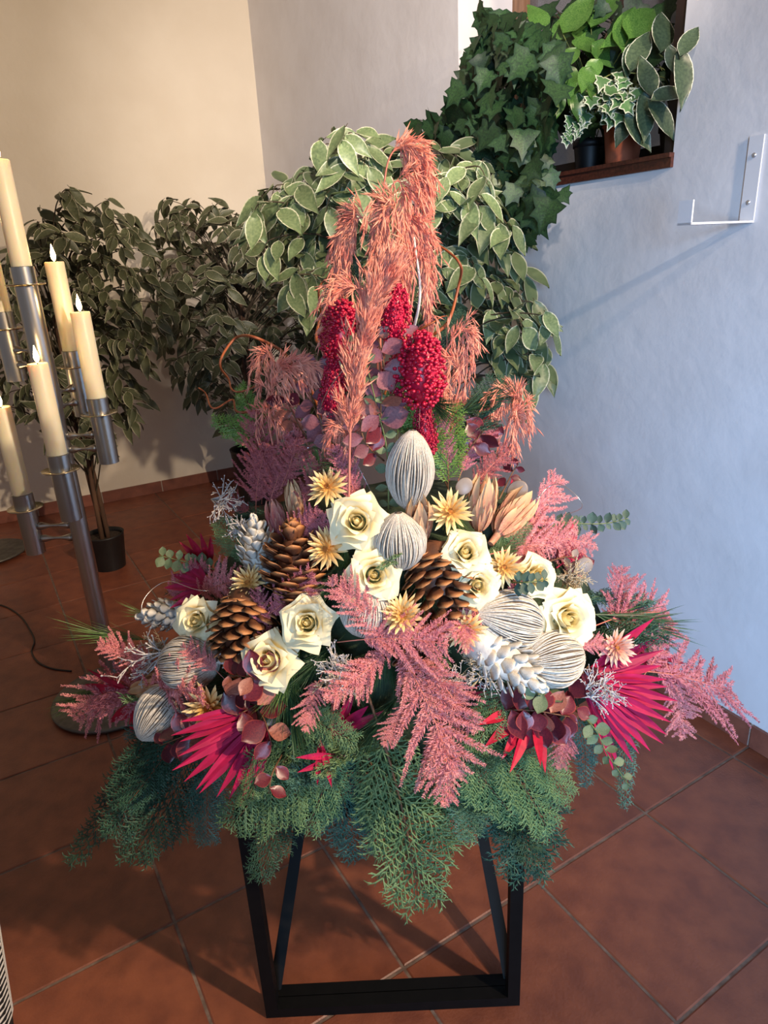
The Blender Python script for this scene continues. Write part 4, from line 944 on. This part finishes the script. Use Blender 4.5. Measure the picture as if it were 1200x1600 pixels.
# ------------------------------------------------------------------ leafy sprigs
def round_leaf(name, mt, asp=.8, cup=.12): return leaf_mesh(name, mt, 1, asp, .1, cup, .3, n=6, shape=.52)
LM = {k: [round_leaf('leaf', mt, a, c_) for a, c_ in ((.7, .1), (.85, .2))] for k, mt in (('burg', 'leaf_burgundy'), ('mauve', 'leaf_mauve'), ('copper', 'leaf_copper'), ('green', 'euc_green'), ('dark', 'euc_dark'), ('lun', 'lunaria'))}
def sprig(path, kinds, n, sz, lab, cat='foliage', grp='dried leaf sprigs', lift=.05, sm='brown_stem', pair=False, spread=1.0, Y=None, name='leaf_sprig', r=.0016):
    pts = [at(x, y, Y) if Y else S(x, y, lift + (.0 if i else -.05)) for i, (x, y) in enumerate(path)]; P = spline(pts, 6); o0 = P[0].copy(); P = [p - o0 for p in P]; N_ = len(P)
    t = empty(name, o0, lab, cat, grp); m = MB(); m.tube(P, [r * (1 - .5 * i / N_) for i in range(N_)], 5); m.build('stem', sm, t)
    for i in range(n):
        q = .15 + .85 * (i + .5) / n if not pair else .1 + .9 * ((i // 2) + .5) / (n / 2); f = q * (N_ - 1); k = min(int(f), N_ - 2); p = P[k].lerp(P[k + 1], f - k); tan = (P[k + 1] - P[k]).normalized()
        tc_ = (EYE - (p + o0)).normalized(); sd = tan.cross(tc_).normalized() * (1 if i % 2 else -1)
        d = sd * spread + tan * R_(.1, .7) + tc_ * R_(-.2, .4) + V((0, 0, R_(-.3, .1))); s = sz * R_(.6, 1.0) * (1 - .3 * q)
        put('leaf', random.choice(LM[random.choice(kinds)]), t, frame(p, d, tc_ + rv(.55)) @ MX.Scale(s, 4))
sprig([(600, 700), (595, 640), (600, 570), (585, 510)], ('mauve', 'mauve', 'copper'), 13, .052, 'mauve eucalyptus sprig rising in the middle of the berries')
sprig([(540, 720), (500, 660), (485, 600), (500, 560)], ('mauve',), 12, .050, 'mauve eucalyptus sprig on the left below the berries')
sprig([(500, 720), (470, 670), (445, 620)], ('burg', 'mauve', 'copper'), 9, .05, 'burgundy and copper leaf sprig on the upper left flank')
sprig([(590, 690), (610, 620), (640, 560), (620, 500)], ('copper', 'mauve'), 9, .05, 'copper leaf sprig left of the largest berry cluster')
sprig([(600, 720), (570, 690), (560, 640)], ('mauve', 'burg'), 9, .048, 'dusky leaf sprig behind the tall fibre pod')
sprig([(720, 720), (750, 680), (770, 660)], ('burg',), 8, .045, 'burgundy leaf sprig behind the dusky plume on the right')
sprig([(780, 780), (800, 740), (810, 725)], ('burg',), 5, .034, 'small burgundy sprig above the lunaria disc')
sprig([(450, 1080), (400, 1060), (355, 1055)], ('burg', 'burg', 'copper'), 9, .058, 'burgundy leaf sprig left of the lowest rose', lift=.07)
sprig([(430, 1090), (385, 1110), (350, 1130)], ('burg',), 9, .055, 'dark burgundy sprig behind the large yellow straw flower', lift=.05)
sprig([(340, 1140), (290, 1150), (250, 1165)], ('burg', 'copper'), 8, .056, 'copper and burgundy leaf sprig over the left palm stalk', lift=.07)
sprig([(400, 1100), (415, 1130), (425, 1165)], ('burg', 'copper'), 4, .055, 'burgundy sprig hanging right of the left palm', lift=.07)
sprig([(440, 1180), (425, 1210), (420, 1240)], ('burg',), 3, .05, 'single burgundy leaf stem lying on the hanging cypress', lift=.10)
sprig([(770, 1110), (830, 1110), (890, 1120)], ('burg', 'burg', 'copper'), 12, .058, 'burgundy leaf sprig on the right below the fibre pods', lift=.06)
sprig([(800, 1110), (850, 1130), (905, 1105)], ('burg',), 10, .054, 'dark burgundy sprig over the red palm on the right', lift=.05)
sprig([(860, 1080), (900, 1060), (920, 1040)], ('burg',), 6, .045, 'burgundy sprig right of the lower right fibre pod', lift=.02)
sprig([(850, 880), (890, 870), (915, 885)], ('burg', 'lun'), 5, .034, 'burgundy sprig beside the cream dried blossoms', lift=.0)
sprig([(606, 830), (607, 770), (604, 700), (590, 640), (570, 560), (555, 520)], ('green',), 22, .028, 'tall green eucalyptus sprig in front of the tall pod', grp='green eucalyptus sprigs', sm='green_stem', pair=True, Y=1.04, name='eucalyptus_sprig')
sprig([(380, 910), (330, 888), (290, 878), (248, 868)], ('green',), 18, .034, 'green eucalyptus sprig sticking out to the left', grp='green eucalyptus sprigs', sm='green_stem', pair=True, Y=1.2, name='eucalyptus_sprig')
sprig([(850, 815), (900, 818), (945, 818), (982, 810)], ('dark',), 20, .028, 'dark green eucalyptus sprig sticking out to the right', grp='green eucalyptus sprigs', sm='green_stem', pair=True, Y=1.2, name='eucalyptus_sprig')
sprig([(800, 910), (825, 910), (855, 905)], ('dark',), 10, .026, 'short dark eucalyptus lying on the half hidden rose', grp='green eucalyptus sprigs', sm='green_stem', pair=True, lift=.10, name='eucalyptus_sprig')
sprig([(860, 1070), (850, 1085), (835, 1075)], ('green',), 5, .045, 'pale green eucalyptus leaves under the lower right pod', grp='green eucalyptus sprigs', sm='green_stem', lift=.06, name='eucalyptus_sprig')
sprig([(900, 1110), (930, 1140), (950, 1180), (985, 1230)], ('green',), 12, .029, 'green eucalyptus sprig hanging at the foot of the large right palm', grp='green eucalyptus sprigs', sm='green_stem', lift=.07, name='eucalyptus_sprig')
def disc_stem(a, b, r, lab):
    p0 = S(*a, -.04); p1 = S(*b, .03); t = empty('lunaria_disc', p0, lab, 'dried pod', 'silvery lunaria discs'); m = MB(); m.tube([V((0, 0, 0)), (p1 - p0) * .5, p1 - p0], .001, 5); m.build('stem', 'brown_stem', t)
    m = MB(); tc_ = (EYE - p1).normalized() + rv(.2); m.lathe([(.001, -.0006), (r * .9, -.0008), (r, 0), (r * .9, .0008), (.001, .0006)], 20, frame(p1 - p0, tc_) @ MX.Diagonal((1, 1.2, 1, 1))); m.build('disc', 'lunaria', t)
disc_stem((790, 800), (808, 767), .017, 'silvery lunaria disc beside the protea buds')
disc_stem((890, 900), (912, 885), .015, 'silvery lunaria disc above the pink plume on the right')
disc_stem((430, 1090), (422, 1112), .020, 'pale lunaria disc right of the burgundy leaves at the lower left')
disc_stem((720, 800), (725, 760), .013, 'pale lunaria disc behind the golden straw flower')
disc_stem((420, 1080), (412, 1075), .02, 'pale lunaria disc just below the lowest rose')

# ------------------------------------------------------------------ curly twigs, silvery twigs, wires
def twigpath(path, r, lab, Y, cat='twig', mt='willow', name='curly_twig', grp='curly willow twigs'):
    pts = [at(x, y, Y) for x, y in path]; P = spline(pts, 8); o0 = P[0].copy(); N_ = len(P)
    m = MB(); m.tube([p - o0 + V((0, .02 * math.sin(i * .35), 0)) for i, p in enumerate(P)], [r * (1 - .6 * i / N_) for i in range(N_)], 6); o = m.build(name, mt); o.location = o0; tag(o, lab, cat, grp)
twigpath([(520, 700), (480, 600), (460, 570), (430, 545), (400, 525), (365, 530), (348, 560), (352, 590), (362, 605), (385, 610), (410, 600)], .0035, 'orange brown curly twig looping out to the left', 1.22)
twigpath([(470, 690), (460, 620), (430, 625), (415, 640), (375, 640), (360, 628), (340, 635), (322, 625), (312, 605)], .003, 'thin curly twig below the left loop', 1.22)
twigpath([(560, 620), (520, 540), (495, 530), (500, 490), (500, 450), (515, 432), (545, 425)], .0035, 'curly twig arching up left of the red berries', 1.22)
twigpath([(640, 620), (660, 540), (700, 500), (720, 440), (715, 410), (690, 385), (660, 375)], .0038, 'reddish curly twig arching on the right of the salmon grasses', 1.25)
twigpath([(600, 620), (640, 530), (680, 500), (700, 495)], .0025, 'short curly twig across the right berries', 1.2)
twigpath([(660, 720), (648, 640), (628, 590), (640, 540), (655, 460), (648, 370)], .0042, 'whitish bare stem rising through the berries', 1.16, mt='lichen', name='bare_stem', grp='pale bare stems')
twigpath([(590, 680), (560, 620), (530, 560), (520, 520)], .0028, 'thin pale stem left of the long salmon grass', 1.1, mt='lichen_cream', name='bare_stem', grp='pale bare stems')
for (path, lab) in [([(330, 1000), (260, 985), (225, 940), (260, 915), (330, 915)], 'thin silver wire loop above the left white cone'), ([(330, 960), (400, 925), (450, 935), (420, 990)], 'thin silver wire curl across the left brown pine cone'),
                    ([(520, 740), (500, 640), (560, 560), (600, 640)], 'thin silver wire curl in front of the mauve leaves'), ([(840, 780), (880, 760), (905, 790), (860, 830)], 'thin silver wire loop at the right pink plume'), ([(480, 700), (540, 700), (600, 800)], 'thin silver wire crossing below the mauve leaves')]:
    twigpath(path, .0009, lab, 1.08, 'wire', 'silver_wire', 'decorative_wire', 'silver decorative wires')
def lichen_mesh(seed, mt, n=60):
    rnd = random.Random(seed); m = MB()
    def br(p, d, l, r, lev):
        q = p + d * l * .5 + V([rnd.uniform(-.12, .12) * l for _ in range(3)]); e = q + d * l * .5; m.tube([p, q, e], [r, r * .85, r * .5], 4)
        if lev:
            for _ in range(rnd.choice((2, 3, 3))):
                dd = (d + V([rnd.uniform(-1, 1) for _ in range(3)]) * .85).normalized(); br(p.lerp(e, rnd.uniform(.35, 1)), dd, l * rnd.uniform(.45, .75), r * .75, lev - 1)
        else:
            s = r * rnd.uniform(1.2, 2.4); m.lathe([(s * .2, -s), (s, 0), (s * .3, s)], 5, frame(e, d))
    for k in range(5): br(V((0, 0, 0)), V((rnd.uniform(-.45, .45), rnd.uniform(-.45, .45), 1)).normalized(), .42, .016, 3)
    return m.mesh('branchlets', mt)
LI = {(c, s): lichen_mesh(s, mt) for c, mt in (('w', 'lichen'), ('c', 'lichen_cream')) for s in (1, 2)}
def lichen(a, b, key, lab, la=.02, lb=.08):
    t = empty('lichen_twig', two(S(*a, la), S(*b, lb)), lab, 'dried twig', 'silvery dried twigs'); put('branchlets', LI[key], t)['kind'] = 'stuff'; put('stem', STALK['straight'], t, MX.Scale(.3, 4))
for row in [((280, 1015), (195, 1025), ('w', 1), 'silvery white lichen twig at the left rim above the fibre pod'), ((260, 1000), (220, 1040), ('c', 2), 'cream lichen twig beside the left silvery one'),
            ((540, 1060), (490, 1030), ('w', 2), 'silvery twig right of the lowest rose'), ((520, 1080), (560, 1020), ('w', 1), 'silvery twig beneath the pink plume in the middle'), ((500, 1060), (530, 1110), ('c', 1), 'cream dried twig above the pine needles in the middle'),
            ((900, 1090), (985, 1045), ('w', 2), 'white bare twig tangle on the large right palm'), ((940, 1060), (945, 1110), ('w', 1), 'white twig hanging over the right palm'), ((770, 1060), (745, 1020), ('c', 1), 'cream dried blossom twig left of the right white pine cone'),
            ((770, 1040), (725, 1070), ('w', 2), 'pale dried twig on the cypress below the orange straw flower'), ((870, 900), (940, 915), ('c', 2), 'cream dried blossom twig behind the biggest rose'), ((880, 890), (905, 930), ('c', 1), 'cream blossoms next to the half hidden rose'),
            ((400, 850), (365, 790), ('w', 1), 'bluish silver sprig above the upper white pine cone'), ((380, 930), (340, 935), ('c', 1), 'cream dried blossoms right of the leftmost rose'), ((290, 1110), (240, 1130), ('w', 2), 'white lichen piece on the lower left pod'), ((330, 780), (390, 790), ('w', 2), 'thin silver sprig at the far upper left flank'), ((680, 1060), (740, 1085), ('w', 1), 'pale twig among the cypress in the lower middle')]: lichen(*row)
